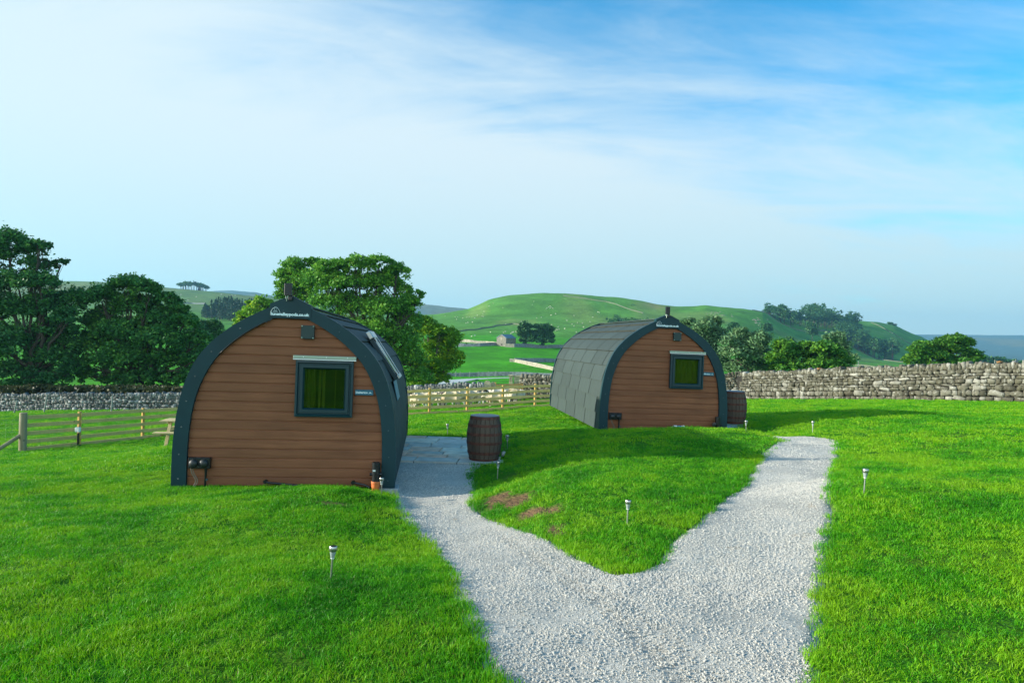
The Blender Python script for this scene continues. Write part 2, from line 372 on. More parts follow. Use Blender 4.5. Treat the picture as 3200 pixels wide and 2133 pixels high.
# ------------------------------------------------------------------ terrain height
NEAR = [  # x, y, z control points of the ground around the pods
 (-1.23,4.6,.40),(1.05,6.2,.40),(3.45,6.7,.62),(0,0,.48),(-3,0,.50),(3,0,.52),(-6,0,.42),(6,0,.8),(0,-10,.6),(-20,-10,.2),(20,-10,1.2),(0,-40,.9),(-40,-40,.2),(40,-40,2),
 (-12,0,.2),(12,0,1.0),(0.3,4,.43),(1.2,4,.45),(2.2,3.3,.50),(-.5,5.4,.27),(-1.1,7.1,.10),(-2.2,5.5,.32),(-3.8,6,.27),(-7,6,.12),(-2.2,7.6,.18),(-3.5,8.0,.10),
 (-4.6,8.9,.03),(-3.5,9.0,.02),(-2.2,8.85,.05),(-1.75,8.4,.10),(-1.3,8.8,-.05),(-.8,9.0,-.06),(-1.0,10.5,-.08),(-.4,9.4,-.06),(-.15,10.2,-.04),(.12,11.6,.0),(-1.6,12.5,-.08),(-.5,12,-.08),(-.9,13.5,-.07),(-1.6,14.6,-.05),(-.6,14.6,-.05),(-.1,13.0,.0),
 (-5.5,12,-.05),(-6.2,14.6,-.25),(-4,12,-.05),(-4,14.5,-.1),(-8,9,-.12),(-8,12,-.45),(-10,15,-.88),(-7,17,-.75),(-10.6,21,-1.42),(-6,20,-.8),(-3,17,-.2),(-1,17,-.12),(.8,17,.05),
 (-15,21,-1.72),(-14.6,23,-1.86),(-13.8,25.5,-1.96),(-20,15,-1.5),(-30,20,-2.6),(-13,12,-.9),(-15,6,-.35),
 (-3.58,29.5,-1.2),(-2.,30.6,-1.2),(-.4,31.8,-1.16),(1.1,33,-1.13),(-8,27,-1.5),(-3,23,-.65),(0,22,-.45),(3,27,-.7),(5,33,-.95),(8,40,-1.25),
 (-20,30,-2.55),(-25,40,-3.3),(-14,38,-2.7),(-5,36,-1.68),(0,38,-1.45),(-30.5,50,-3.74),(-24.4,50,-3.6),(-12,48,-3.1),(-6,45.5,-2.3),(-1.3,44.5,-1.95),(1.1,48,-2.0),(8,46,-1.7),
 (.7,7.5,.38),(.45,8.6,.31),(.9,9.6,.36),(-.45,7.8,.04),(.0,6.9,.14),(1.6,9,.42),(1.6,11.3,.40),(2.6,12.4,.46),(3.3,12.6,.50),(4.2,12.6,.52),(1.0,13.2,.17),(2.6,10.5,.45),(2.6,7.8,.40),
 (.3,12.4,.02),(.9,15,.12),(1.75,15,.15),(3,15.6,.10),(4.6,15.3,.12),(1.4,17.5,.13),(1.05,20.4,.12),(3,19,.1),(4.6,19,.1),(3.4,21.4,.0),(2,23,-.2),
 (1.9,5.2,.42),(2.95,6.35,.47),(3.0,8,.44),(4.0,9.5,.46),(4.8,11,.46),(5.0,12.4,.42),(5.7,12.5,.42),(5.86,13.3,.41),
 (4.9,13.9,.12),(5.0,15.0,.0),(5.3,14.4,.04),(5.4,16.5,.07),(6.0,17.6,.10),(5.9,14.9,.25),(6.6,16.2,.30),(7.2,14,.52),(8,17,.42),(7,20,.08),(7,11,.62),(9,8,.82),(6,6,.75),(4,4,.60),(12,15,.62),(14,10,.85),
 (15,22,.30),(20,15,.6),(21.8,29,.0),(17.5,36,-.62),(14.5,43,-1.27),(10,30,-.45),(8.2,22,.0),(28,22,.3),(30,45,-1.2),(45,20,.5),(45,50,-1.5),(-45,50,-4.5),(-45,10,-2.5)]
_P = np.array(NEAR); _S = 10.0
def _tps(r2): return 0.5 * r2 * np.log(r2 + 1e-12)
def _fit():
    X = _P[:, :2] / _S; n = len(X)
    D = ((X[:, None] - X[None]) ** 2).sum(-1); K = _tps(D) + np.eye(n) * 4e-4
    A = np.zeros((n + 3, n + 3)); A[:n, :n] = K; A[:n, n] = 1; A[:n, n + 1:] = X; A[n, :n] = 1; A[n + 1:, :n] = X.T
    return np.linalg.solve(A, np.concatenate([_P[:, 2], [0, 0, 0]]))
_C = _fit()
def near_h(x, y):
    shp = np.shape(x); X = np.stack([np.ravel(x), np.ravel(y)], 1) / _S
    out = np.empty(len(X)); n = len(_P)
    for i in range(0, len(X), 20000):
        q = X[i:i + 20000]; D = ((q[:, None] - _P[None, :, :2] / _S) ** 2).sum(-1)
        out[i:i + 20000] = _tps(D) @ _C[:n] + _C[n] + q @ _C[n + 1:]
    return out.reshape(shp)
def interp(x, tab):
    t = np.array(tab, dtype=float); return np.interp(x, t[:, 0], t[:, 1])
YK = [60, 100, 150, 215, 275, 350, 500, 700, 900, 1250, 1700, 2600, 5000]
# pixel row (src) at which the ground of each distance shows, per pixel column
VT = {
 60: [(-2600, 1290), (-600, 1262), (0, 1258), (300, 1256), (600, 1254), (900, 1248), (1300, 1232), (1500, 1228), (1700, 1222), (2300, 1178), (2700, 1176), (3200, 1172), (5000, 1190)],
 100: [(-2600, 1260), (-600, 1212), (0, 1208), (300, 1205), (600, 1203), (900, 1206), (1300, 1214), (1600, 1214), (2000, 1206), (2300, 1200), (3200, 1210), (5000, 1240)],
 150: [(-2600, 1220), (-600, 1165), (0, 1165), (300, 1162), (600, 1160), (900, 1172), (1300, 1192), (1600, 1192), (2000, 1192), (2300, 1196), (3200, 1205), (5000, 1230)],
 215: [(-2600, 1180), (-600, 1125), (0, 1125), (600, 1122), (900, 1140), (1300, 1174), (1600, 1176), (2000, 1182), (2300, 1182), (3200, 1190), (5000, 1210)],
 275: [(-2600, 1140), (-600, 1095), (0, 1100), (600, 1095), (900, 1110), (1300, 1126), (1600, 1128), (2000, 1150), (2300, 1164), (3200, 1178), (5000, 1195)],
 350: [(-2600, 1110), (-600, 1070), (0, 1075), (600, 1066), (900, 1075), (1300, 1080), (1600, 1084), (2000, 1110), (2300, 1140), (2700, 1152), (3200, 1168), (5000, 1180)],
 500: [(-2600, 1050), (-600, 1010), (0, 1020), (600, 1012), (900, 1025), (1300, 1042), (1600, 1045), (2000, 1060), (2300, 1090), (2500, 1120), (2700, 1140), (3200, 1160), (5000, 1170)],
 700: [(-2600, 980), (-600, 945), (0, 950), (600, 970), (900, 985), (1300, 1008), (1460, 1000), (1600, 992), (2000, 1000), (2300, 1025), (2500, 1075), (2700, 1124), (2900, 1142), (3200, 1152), (5000, 1160)],
 900: [(-2600, 920), (-600, 905), (0, 912), (600, 940), (900, 958), (1200, 985), (1360, 984), (1460, 968), (1526, 938), (1587, 925.5), (1681, 917.5), (1760, 919), (1925, 929), (1986, 937), (2047, 952), (2108, 959), (2170, 959.5), (2200, 956), (2261, 961.5), (2322, 965), (2388, 974), (2435, 1008), (2488, 1028), (2562, 1047), (2652, 1076), (2700, 1100), (2743, 1121), (2826, 1130), (3200, 1148), (5000, 1155)],
 1250: [(-2600, 890), (-600, 878), (0, 879), (238, 882), (340, 887), (544, 905), (653, 914), (778, 929), (853, 937), (1000, 960), (1200, 990), (1460, 1010), (2200, 1000), (2440, 985), (2690, 1004), (2743, 1006), (2796, 1017), (2849, 1042), (2880, 1053), (2914, 1074), (2970, 1110), (3100, 1135), (3200, 1138), (5000, 1140)],
 1700: [(-2600, 960), (0, 960), (665, 960), (1200, 1000), (2600, 1090), (3200, 1126), (5000, 1130)],
 2600: [(-2600, 950), (0, 920), (560, 920), (665, 912.5), (719, 910), (794, 916.5), (857, 929), (950, 936), (1100, 944), (1313, 953.5), (1362, 957.5), (1460, 968), (1700, 1000), (2600, 1100), (3200, 1107), (5000, 1110)],
 5000: [(-2600, 1000), (1000, 1000), (2000, 1050), (2600, 1047), (2871, 1046.6), (3200, 1050), (5000, 1060)]}
def far_h(x, y):
    x = np.asarray(x, float); y = np.asarray(y, float)
    yy = np.clip(y, 60, 5000); u = np.clip(1600 + F * x / np.maximum(y, 30), -2600, 5000)
    Z = []
    for Y in YK:
        v = interp(u, VT[Y]); Z.append(CAMZ - (v - (1066.5 + (u - 1600) * math.tan(ROLL))) * Y / F)
    Z = np.array(Z); lk = np.log(YK); ly = np.log(yy)
    i = np.clip(np.searchsorted(lk, ly, side='right') - 1, 0, len(lk) - 2)
    n = len(lk)
    # monotone (pchip-like) slopes
    h = np.diff(lk)[(slice(None),) + (None,) * (Z.ndim - 1)]; d = np.diff(Z, axis=0) / h
    m = np.zeros_like(Z); m[1:-1] = np.where(d[:-1] * d[1:] > 0, 2 * d[:-1] * d[1:] / (d[:-1] + d[1:] + 1e-12 * np.sign(d[:-1] + d[1:] + 1e-30)), 0)
    m[0] = d[0]; m[-1] = 0
    def tk(A, ii): return np.take_along_axis(A, ii[None], 0)[0]
    H = (lk[i + 1] - lk[i]); t = (ly - lk[i]) / H
    z0, z1, m0, m1 = tk(Z, i), tk(Z, i + 1), tk(m, i), tk(m, i + 1)
    return (2 * t**3 - 3 * t**2 + 1) * z0 + (t**3 - 2 * t**2 + t) * H * m0 + (-2 * t**3 + 3 * t**2) * z1 + (t**3 - t**2) * H * m1
def sstep(a, b, x): t = np.clip((x - a) / (b - a), 0, 1); return t * t * (3 - 2 * t)
def vnoise(x, y, s, seed=0):
    x = np.asarray(x, float) / s + 1000; y = np.asarray(y, float) / s + 1000
    xi, yi = np.floor(x).astype(np.int64), np.floor(y).astype(np.int64); fx, fy = x - xi, y - yi
    def hsh(a, b):
        n = (a * 374761393 + b * 668265263 + seed * 974711) & 0x7fffffff; n = (n ^ (n >> 13)) * 1274126177 & 0x7fffffff
        return ((n ^ (n >> 16)) & 0xffff) / 65535.0
    fx = fx * fx * (3 - 2 * fx); fy = fy * fy * (3 - 2 * fy)
    return (hsh(xi, yi) * (1 - fx) + hsh(xi + 1, yi) * fx) * (1 - fy) + (hsh(xi, yi + 1) * (1 - fx) + hsh(xi + 1, yi + 1) * fx) * fy
def height(x, y):
    x = np.asarray(x, float); y = np.asarray(y, float)
    xn = np.clip(x, -55, 55); yn = np.clip(y, -45, 62)
    hn = near_h(xn, yn)
    hn = hn + 0.05 * (vnoise(x, y, 2.3, 1) - .5) + 0.03 * (vnoise(x, y, 0.8, 2) - .5)
    # little mound of turf in front of the pod corner
    hn = hn + 0.05 * np.exp(-(((x + 2.0) / .45) ** 2 + ((y - 8.25) / .28) ** 2))
    hf = far_h(x, y) + 0.25 * (vnoise(x, y, 14, 3) - .5) * np.clip(y / 100, 0, 4)
    hf = hf + sstep(450, 900, y) * 2.2 * (vnoise(x, y, 60, 5) - .5)
    w = sstep(48, 64, y)
    return hn * (1 - w) + hf * w
_ray_cache_Y = np.concatenate([np.linspace(1.5, 60, 1200), np.geomspace(60, 5000, 1500)[1:]])
def ray(u, v, ymin=1.5, ymax=5000):
    """where the sight line through a pixel meets the ground"""
    Y = _ray_cache_Y[(_ray_cache_Y >= ymin) & (_ray_cache_Y <= ymax)]
    p1 = unproj(u, v, 1.0); d = p1 - np.array((0, 0, CAMZ))
    x = d[0] * Y; z = CAMZ + d[2] * Y; hh = height(x, Y)
    below = np.where(z <= hh)[0]
    if len(below) == 0: k = len(Y) - 1; return np.array((x[k], Y[k], hh[k]))
    k = below[0]
    if k == 0: return np.array((x[0], Y[0], hh[0]))
    g0, g1 = z[k - 1] - hh[k - 1], z[k] - hh[k]; t = g0 / (g0 - g1 + 1e-12)
    yy = Y[k - 1] + t * (Y[k] - Y[k - 1]); xx = d[0] * yy
    return np.array((xx, yy, float(height(np.array([xx]), np.array([yy]))[0])))
def hgt(x, y): return float(height(np.array([float(x)]), np.array([float(y)]))[0])

# ------------------------------------------------------------------ gravel path outline (on the ground)
PATH_PX = [(1225, 1548), (1230, 1564), (1253, 1606), (1280, 1637), (1314, 1675), (1345, 1717), (1376, 1759), (1406, 1801), (1429, 1847), (1448, 1897), (1483, 1973), (1537, 2081), (1570, 2140), (1600, 2260), (1640, 2500), (1900, 2900),
 (2540, 2900), (2560, 2400), (2567, 2133), (2567, 2097), (2541, 2014), (2573, 1931), (2561, 1871), (2573, 1818), (2573, 1746), (2588, 1633), (2594, 1568), (2600, 1502), (2621, 1437), (2626, 1376)]
PATH_PX2 = [(2434, 1372), (2386, 1407), (2365, 1443), (2335, 1496), (2252, 1556), (2181, 1621), (2121, 1669), (2085, 1716), (2062, 1746), (1990, 1778), (1930, 1788), (1884, 1771), (1808, 1732), (1750, 1690), (1712, 1675), (1597, 1641), (1548, 1621), (1502, 1598), (1477, 1574), (1490, 1537), (1483, 1491), (1481, 1468), (1494, 1453)]
def pathpoly():
    a = [ray(u, v)[:2] for u, v in PATH_PX]
    b = [ray(u, v)[:2] for u, v in PATH_PX2]
    # beyond the brow the gravel drops towards the second pod
    a += [np.array((5.85, 12.7)), np.array((5.5, 13.6)), np.array((4.9, 14.6)), np.array((4.7, 14.3)), np.array((4.55, 13.2))]
    b += [np.array((-.35, 12.0)), np.array((-2.3, 12.2)), np.array((-3.2, 12.2)), np.array((-3.2, 9.3)), np.array((-1.75, 9.1))]
    return np.array(a + b)
PP = pathpoly()
def inside(px, py, poly):
    x = np.asarray(px); y = np.asarray(py); c = np.zeros(x.shape, bool); n = len(poly); j = n - 1
    for i in range(n):
        xi, yi = poly[i]; xj, yj = poly[j]
        k = ((yi > y) != (yj > y)) & (x < (xj - xi) * (y - yi) / (yj - yi + 1e-15) + xi)
        c ^= k; j = i
    return c
def sdist(px, py, poly):
    """signed distance, negative inside"""
    x = np.asarray(px, float); y = np.asarray(py, float); d = np.full(x.shape, 1e9); n = len(poly)
    for i in range(n):
        a = poly[i]; b = poly[(i + 1) % n]; e = b - a; L2 = e @ e + 1e-12
        t = np.clip(((x - a[0]) * e[0] + (y - a[1]) * e[1]) / L2, 0, 1)
        d = np.minimum(d, (x - a[0] - t * e[0]) ** 2 + (y - a[1] - t * e[1]) ** 2)
    d = np.sqrt(d); return np.where(inside(x, y, poly), -d, d)
def path_sd(x, y):
    x = np.asarray(x, float); y = np.asarray(y, float); out = np.full(x.shape, 9.0)
    m = (x > -5) & (x < 8) & (y > 0) & (y < 16)
    if m.any(): out[m] = sdist(x[m], y[m], PP) + 0.03 * (vnoise(x[m], y[m], .35, 8) - .5) + 0.02 * (vnoise(x[m], y[m], .12, 9) - .5)
    return out
PATIO = np.array([(-3.35, 11.76), (-.02, 11.56), (-.42, 14.55), (-3.3, 14.75)])

# bare soil patches (centre, radii)
SOIL = [tuple(ray(1555, 1560)[:2]) + (.20, .30), tuple(ray(1615, 1565)[:2]) + (.22, .26), tuple(ray(1665, 1600)[:2]) + (.16, .16), tuple(ray(1738, 1655)[:2]) + (.09, .25), tuple(ray(1728, 1590)[:2]) + (.10, .12), tuple(ray(1042, 1572)[:2]) + (.22, .10)]
def soilmask(x, y):
    x = np.asarray(x, float); m = np.zeros(x.shape)
    for cx, cy, rx, ry in SOIL:
        rx, ry = rx * .92, ry * 1.1
        q = ((x - cx) / rx) ** 2 + ((y - cy) / ry) ** 2 + 0.9 * (vnoise(x, y, .09, 12) - .5)
        m = np.maximum(m, 1 - sstep(.5, 1.2, q))
    return m

# ------------------------------------------------------------------ ground sheet
def ground():
    a = np.concatenate([[-1.5] * 8, -np.geomspace(1.5, .82, 18), np.linspace(-.8, .8, 321), np.geomspace(.82, 1.5, 18), [1.5] * 8]); ext = np.concatenate([-np.array([3000, 1200, 500, 220, 100, 45, 18, 6.]), np.zeros(len(a) - 16), np.array([6, 18, 45, 100, 220, 500, 1200, 3000.])])
    ya = [-400, -250, -150, -90, -60, -40, -28, -20, -14, -10, -7, -5, -3.5, -2.2, -1, 0, 1]
    y = 1.5
    while y < 18: ya.append(y); y += .09 if y < 8 else .12
    while y < 5200:
        ya.append(y); y *= 1.0115 if y < 1400 else 1.03
    ya = np.array(ya); A, Yg = np.meshgrid(a, ya)
    G = np.maximum(Yg, 0) + 10.0; G = np.where(Yg < 0, 10 - Yg * .8, G)
    X = A * G + ext[None, :]
    H = height(X, Yg); sd = path_sd(X, Yg)
    H = np.where(sd < .25, H - 0.09 * sstep(.06, -.06, sd) , H)
    # small hollows where turf meets gravel
    pat = inside(X, Yg, PATIO); H = np.where(pat, np.minimum(H - .05, -.065 + .012 * (Yg - 12) - .07), H)
    ny, nx = X.shape
    idx = np.arange(ny * nx).reshape(ny, nx)
    faces = np.stack([idx[:-1, :-1], idx[:-1, 1:], idx[1:, 1:], idx[1:, :-1]], -1).reshape(-1, 4)
    V = np.stack([X, Yg, H], -1).reshape(-1, 3)
    # land colours (what grows there); moor made paler and bluer to paint in haze
    x, y = V[:, 0], V[:, 1]; n = len(x); u = 1600 + F * x / np.maximum(y, 1)
    lawn = np.array((.045, .20, .003)); field = np.array((.055, .29, .005)); hill = np.array((.085, .24, .028)); pale = np.array((.12, .18, .055)); hazy_moor = np.array((.10, .18, .17))
    ochre = np.array((.32, .27, .10)); soil = np.array((.20, .125, .065))
    c = np.tile(lawn, (n, 1))
    def mix(c, col, w): w = np.clip(w, 0, 1)[:, None]; return c * (1 - w) + col * w
    n1, n2, n3 = vnoise(x, y, 1.7, 21), vnoise(x, y, .5, 22), vnoise(x, y, 6, 23)
    c = c * (0.80 + .4 * n1)[:, None]
    c = mix(c, np.array((.12, .21, .012)), .55 * sstep(.55, .9, n2) * (y < 60))
    c = mix(c, field, sstep(30, 60, y)); c = c * (.9 + .2 * n3)[:, None]
    fine = vnoise(x, y * .3, 9, 24); c = np.where((y > 60)[:, None], c * (.85 + .3 * fine)[:, None], c)
    hc = hill * (.85 + .3 * vnoise(x, y, 25, 25))[:, None]
    w_h = sstep(430, 560, y + 120 * (vnoise(x, y, 90, 26) - .5)); c = c * (1 - w_h[:, None]) + hc * w_h[:, None]
    c = mix(c, pale, sstep(600, 800, y) * sstep(1150, 800, u) * (.5 + .5 * vnoise(x, y, 60, 27)))
    c = mix(c, ochre, .22 * sstep(.62, .8, vnoise(x, y * .35, 38, 28)) * sstep(500, 620, y) * (y < 1100))
    # tawny patch by the wall near the brow
    c = mix(c, ochre, .9 * np.exp(-(((u - 2045) / 45) ** 2 + ((y - 830) / 35) ** 2) * 1.2) * (.5 + .8 * vnoise(x, y, 9, 30)))
    c = mix(c, hazy_moor, sstep(1500, 1800, y))
    c = mix(c, ochre, .35 * sstep(.6, .75, vnoise(x, y * .2, 160, 31)) * (y > 1800))
    c = mix(c, soil, soilmask(x, y)); sdf = path_sd(x, y)
    c = mix(c, np.array((.24, .22, .17)), (sstep(.03, -.05, sdf)) * 1.0)
    me = np_mesh('ground', V, faces, [M['ground']], True); set_col(me, 'land', c)
    o = link_mesh('ground', me); tag(o, kind='structure')
    return o
def ground_mat():
    m, nt, b = mat('turf_ground'); N, L = nt.nodes, nt.links
    at = N.new('ShaderNodeVertexColor'); at.layer_name = 'land'
    tc = N.new('ShaderNodeTexCoord')
    def noise(s, d=6, r=.6):
        n = N.new('ShaderNodeTexNoise'); n.inputs['Scale'].default_value = s; n.inputs['Detail'].default_value = d; n.inputs['Roughness'].default_value = r
        L.new(tc.outputs['Object'], n.inputs['Vector']); return n.outputs['Fac']
    def mr(v, a, b_, c, d):
        n = N.new('ShaderNodeMapRange'); n.inputs['From Min'].default_value = a; n.inputs['From Max'].default_value = b_; n.inputs['To Min'].default_value = c; n.inputs['To Max'].default_value = d
        L.new(v, n.inputs['Value']); return n.outputs[0]
    def mul(a, f):
        n = N.new('ShaderNodeMix'); n.data_type = 'RGBA'; n.blend_type = 'MULTIPLY'; n.inputs['Factor'].default_value = 1
        L.new(a, n.inputs['A']); L.new(f, n.inputs['B']); return n.outputs['Result']
    c = mul(at.outputs[0], mr(noise(30, 4, .7), .3, .7, .6, 1.35)); c = mul(c, mr(noise(.35, 8, .7), .3, .7, .72, 1.25))
    c = mul(c, mr(noise(.035, 9, .75), .35, .65, .70, 1.26))
    L.new(c, b.inputs['Base Color']); b.inputs['Roughness'].default_value = 0.95; b.inputs['Specular IOR Level'].default_value = 0.1
    bp = N.new('ShaderNodeBump'); bp.inputs['Strength'].default_value = .8; bp.inputs['Distance'].default_value = .03
    L.new(noise(22, 6, .7), bp.inputs['Height'])
    bp2 = N.new('ShaderNodeBump'); bp2.inputs['Strength'].default_value = .7; bp2.inputs['Distance'].default_value = .8
    L.new(noise(.25, 8, .75), bp2.inputs['Height']); L.new(bp.outputs[0], bp2.inputs['Normal']); L.new(bp2.outputs[0], b.inputs['Normal'])
    return m
M['ground'] = ground_mat()
GROUND = ground()
def gravel_mat():
    m, nt, b = mat('limestone_gravel'); N, L = nt.nodes, nt.links
    tc = N.new('ShaderNodeTexCoord'); geo = N.new('ShaderNodeNewGeometry')
    v = N.new('ShaderNodeTexVoronoi'); v.inputs['Scale'].default_value = 150; v.inputs['Randomness'].default_value = 1
    L.new(tc.outputs['Object'], v.inputs['Vector'])
    n = N.new('ShaderNodeTexNoise'); n.inputs['Scale'].default_value = 1.3; n.inputs['Detail'].default_value = 8; n.inputs['Roughness'].default_value = .7
    L.new(tc.outputs['Object'], n.inputs['Vector'])
    sp = N.new('ShaderNodeSeparateColor'); L.new(v.outputs['Color'], sp.inputs[0])
    rp = N.new('ShaderNodeValToRGB'); e = rp.color_ramp.elements; e[0].position = 0; e[0].color = (.30, .285, .245, 1); e[1].position = 1; e[1].color = (.62, .59, .52, 1)
    x = e.new(.45); x.color = (.44, .42, .365, 1)
    L.new(sp.outputs[0], rp.inputs[0])
    mr = N.new('ShaderNodeMapRange'); mr.inputs['From Min'].default_value = .3; mr.inputs['From Max'].default_value = .7; mr.inputs['To Min'].default_value = .82; mr.inputs['To Max'].default_value = 1.16
    L.new(n.outputs['Fac'], mr.inputs['Value'])
    mx = N.new('ShaderNodeMix'); mx.data_type = 'RGBA'; mx.blend_type = 'MULTIPLY'; mx.inputs['Factor'].default_value = 1
    L.new(rp.outputs[0], mx.inputs['A']); L.new(mr.outputs[0], mx.inputs['B'])
    # dusty tan traces
    n2 = N.new('ShaderNodeTexNoise'); n2.inputs['Scale'].default_value = 4.0; n2.inputs['Detail'].default_value = 5; L.new(tc.outputs['Object'], n2.inputs['Vector'])
    m2 = N.new('ShaderNodeMapRange'); m2.inputs['From Min'].default_value = .66; m2.inputs['From Max'].default_value = .76; m2.inputs['To Max'].default_value = .5
    L.new(n2.outputs['Fac'], m2.inputs['Value'])
    mt = N.new('ShaderNodeMix'); mt.data_type = 'RGBA'; L.new(m2.outputs[0], mt.inputs['Factor']); L.new(mx.outputs['Result'], mt.inputs['A']); mt.inputs['B'].default_value = (.42, .31, .18, 1)
    L.new(mt.outputs['Result'], b.inputs['Base Color']); b.inputs['Roughness'].default_value = .9; b.inputs['Specular IOR Level'].default_value = .2
    n3 = N.new('ShaderNodeTexNoise'); n3.inputs['Scale'].default_value = 70; n3.inputs['Detail'].default_value = 6; n3.inputs['Roughness'].default_value = .8; L.new(tc.outputs['Object'], n3.inputs['Vector'])
    hs = N.new('ShaderNodeMath'); hs.operation = 'MULTIPLY_ADD'; hs.inputs[1].default_value = -.35; L.new(v.outputs['Distance'], hs.inputs[0]); L.new(n3.outputs['Fac'], hs.inputs[2])
    bp = N.new('ShaderNodeBump'); bp.inputs['Strength'].default_value = .9; bp.inputs['Distance'].default_value = .010
    L.new(hs.outputs[0], bp.inputs['Height'])
    L.new(bp.outputs[0], b.inputs['Normal'])
    return m
M['gravel'] = gravel_mat()
M['pebble'] = stonemat('pebbles', [(.26, .255, .23), (.50, .48, .425), (.37, .345, .29), (.70, .67, .60), (.43, .415, .37), (.57, .55, .50)], 25, .1)
def path():
    step = .045
    xs = np.arange(-3.4, 6.4, step); ys = np.arange(1.6, 14.8, step); X, Y = np.meshgrid(xs, ys)
    sd = path_sd(X, Y); H = height(X, Y)
    pat = inside(X, Y, PATIO)
    # a shallow wheel groove where a barrow went by
    g0, g1 = ray(1760, 1800)[:2], ray(2150, 2133)[:2]
    Z = H - .035 + .016 * (vnoise(X, Y, .16, 40) - .5) + .03 * (vnoise(X, Y, .7, 41) - .5) - np.maximum(sd, -.05) * .5
    for k in (0, .16):
        e = g1 - g0; L2 = e @ e; t = ((X - g0[0]) * e[0] + (Y - g0[1]) * e[1]) / L2
        d = np.hypot(X - g0[0] - t * e[0] - k, Y - g0[1] - t * e[1]); Z -= .018 * np.exp(-(d / .035) ** 2) * ((t > -1.0) & (t < 1.5))
    Z = np.where(pat, np.minimum(Z, -.16), Z)
    keep = (sd < .12)
    idx = -np.ones(X.shape, int); cell = keep[:-1, :-1] & keep[:-1, 1:] & keep[1:, 1:] & keep[1:, :-1]
    use = np.zeros(X.shape, bool); use[:-1, :-1] |= cell; use[:-1, 1:] |= cell; use[1:, 1:] |= cell; use[1:, :-1] |= cell
    idx[use] = np.arange(use.sum())
    V = np.stack([X[use], Y[use], Z[use]], -1)
    f = np.stack([idx[:-1, :-1], idx[:-1, 1:], idx[1:, 1:], idx[1:, :-1]], -1)[cell]
    o = link_mesh('path', np_mesh('path', V, f, [M['gravel']], True)); tag(o, kind='structure')
path()

# ------------------------------------------------------------------ scattering with geometry nodes
def scatter(name, pts, rots, scales, sources, label, cat, idx=None):
    me = bpy.data.meshes.new(name); me.vertices.add(len(pts)); me.vertices.foreach_set('co', np.asarray(pts, np.float32).ravel())
    a = me.attributes.new('rot', 'FLOAT_VECTOR', 'POINT'); a.data.foreach_set('vector', np.asarray(rots, np.float32).ravel())
    s3 = np.asarray(scales, np.float32)
    if s3.ndim == 1: s3 = np.repeat(s3[:, None], 3, 1)
    a = me.attributes.new('siz', 'FLOAT_VECTOR', 'POINT'); a.data.foreach_set('vector', s3.ravel())
    if idx is None: idx = RNG.integers(0, len(sources), len(pts))
    a = me.attributes.new('pick', 'INT', 'POINT'); a.data.foreach_set('value', np.asarray(idx, np.int32))
    o = link_mesh(name, me)
    c = bpy.data.collections.new(name + '_sources')
    for k, smesh in enumerate(sources):
        so = bpy.data.objects.new('%s_source_%02d' % (name, k), smesh); c.objects.link(so)
    g = bpy.data.node_groups.new(name + '_scatter', 'GeometryNodeTree')
    g.interface.new_socket('Geometry', in_out='INPUT', socket_type='NodeSocketGeometry'); g.interface.new_socket('Geometry', in_out='OUTPUT', socket_type='NodeSocketGeometry')
    N, L = g.nodes, g.links; gi = N.new('NodeGroupInput'); go = N.new('NodeGroupOutput')
    ip = N.new('GeometryNodeInstanceOnPoints'); ci = N.new('GeometryNodeCollectionInfo'); ci.inputs['Collection'].default_value = c
    ci.inputs['Separate Children'].default_value = True; ci.inputs['Reset Children'].default_value = True
    ip.inputs['Pick Instance'].default_value = True
    def na(nm, ty):
        n = N.new('GeometryNodeInputNamedAttribute'); n.data_type = ty; n.inputs['Name'].default_value = nm; return n.outputs['Attribute']
    L.new(gi.outputs[0], ip.inputs['Points']); L.new(ci.outputs[0], ip.inputs['Instance'])
    L.new(na('pick', 'INT'), ip.inputs['Instance Index']); L.new(na('rot', 'FLOAT_VECTOR'), ip.inputs['Rotation']); L.new(na('siz', 'FLOAT_VECTOR'), ip.inputs['Scale'])
    L.new(ip.outputs[0], go.inputs[0])
    md = o.modifiers.new('scatter', 'NODES'); md.node_group = g
    tag(o, label, cat, kind='stuff'); return o
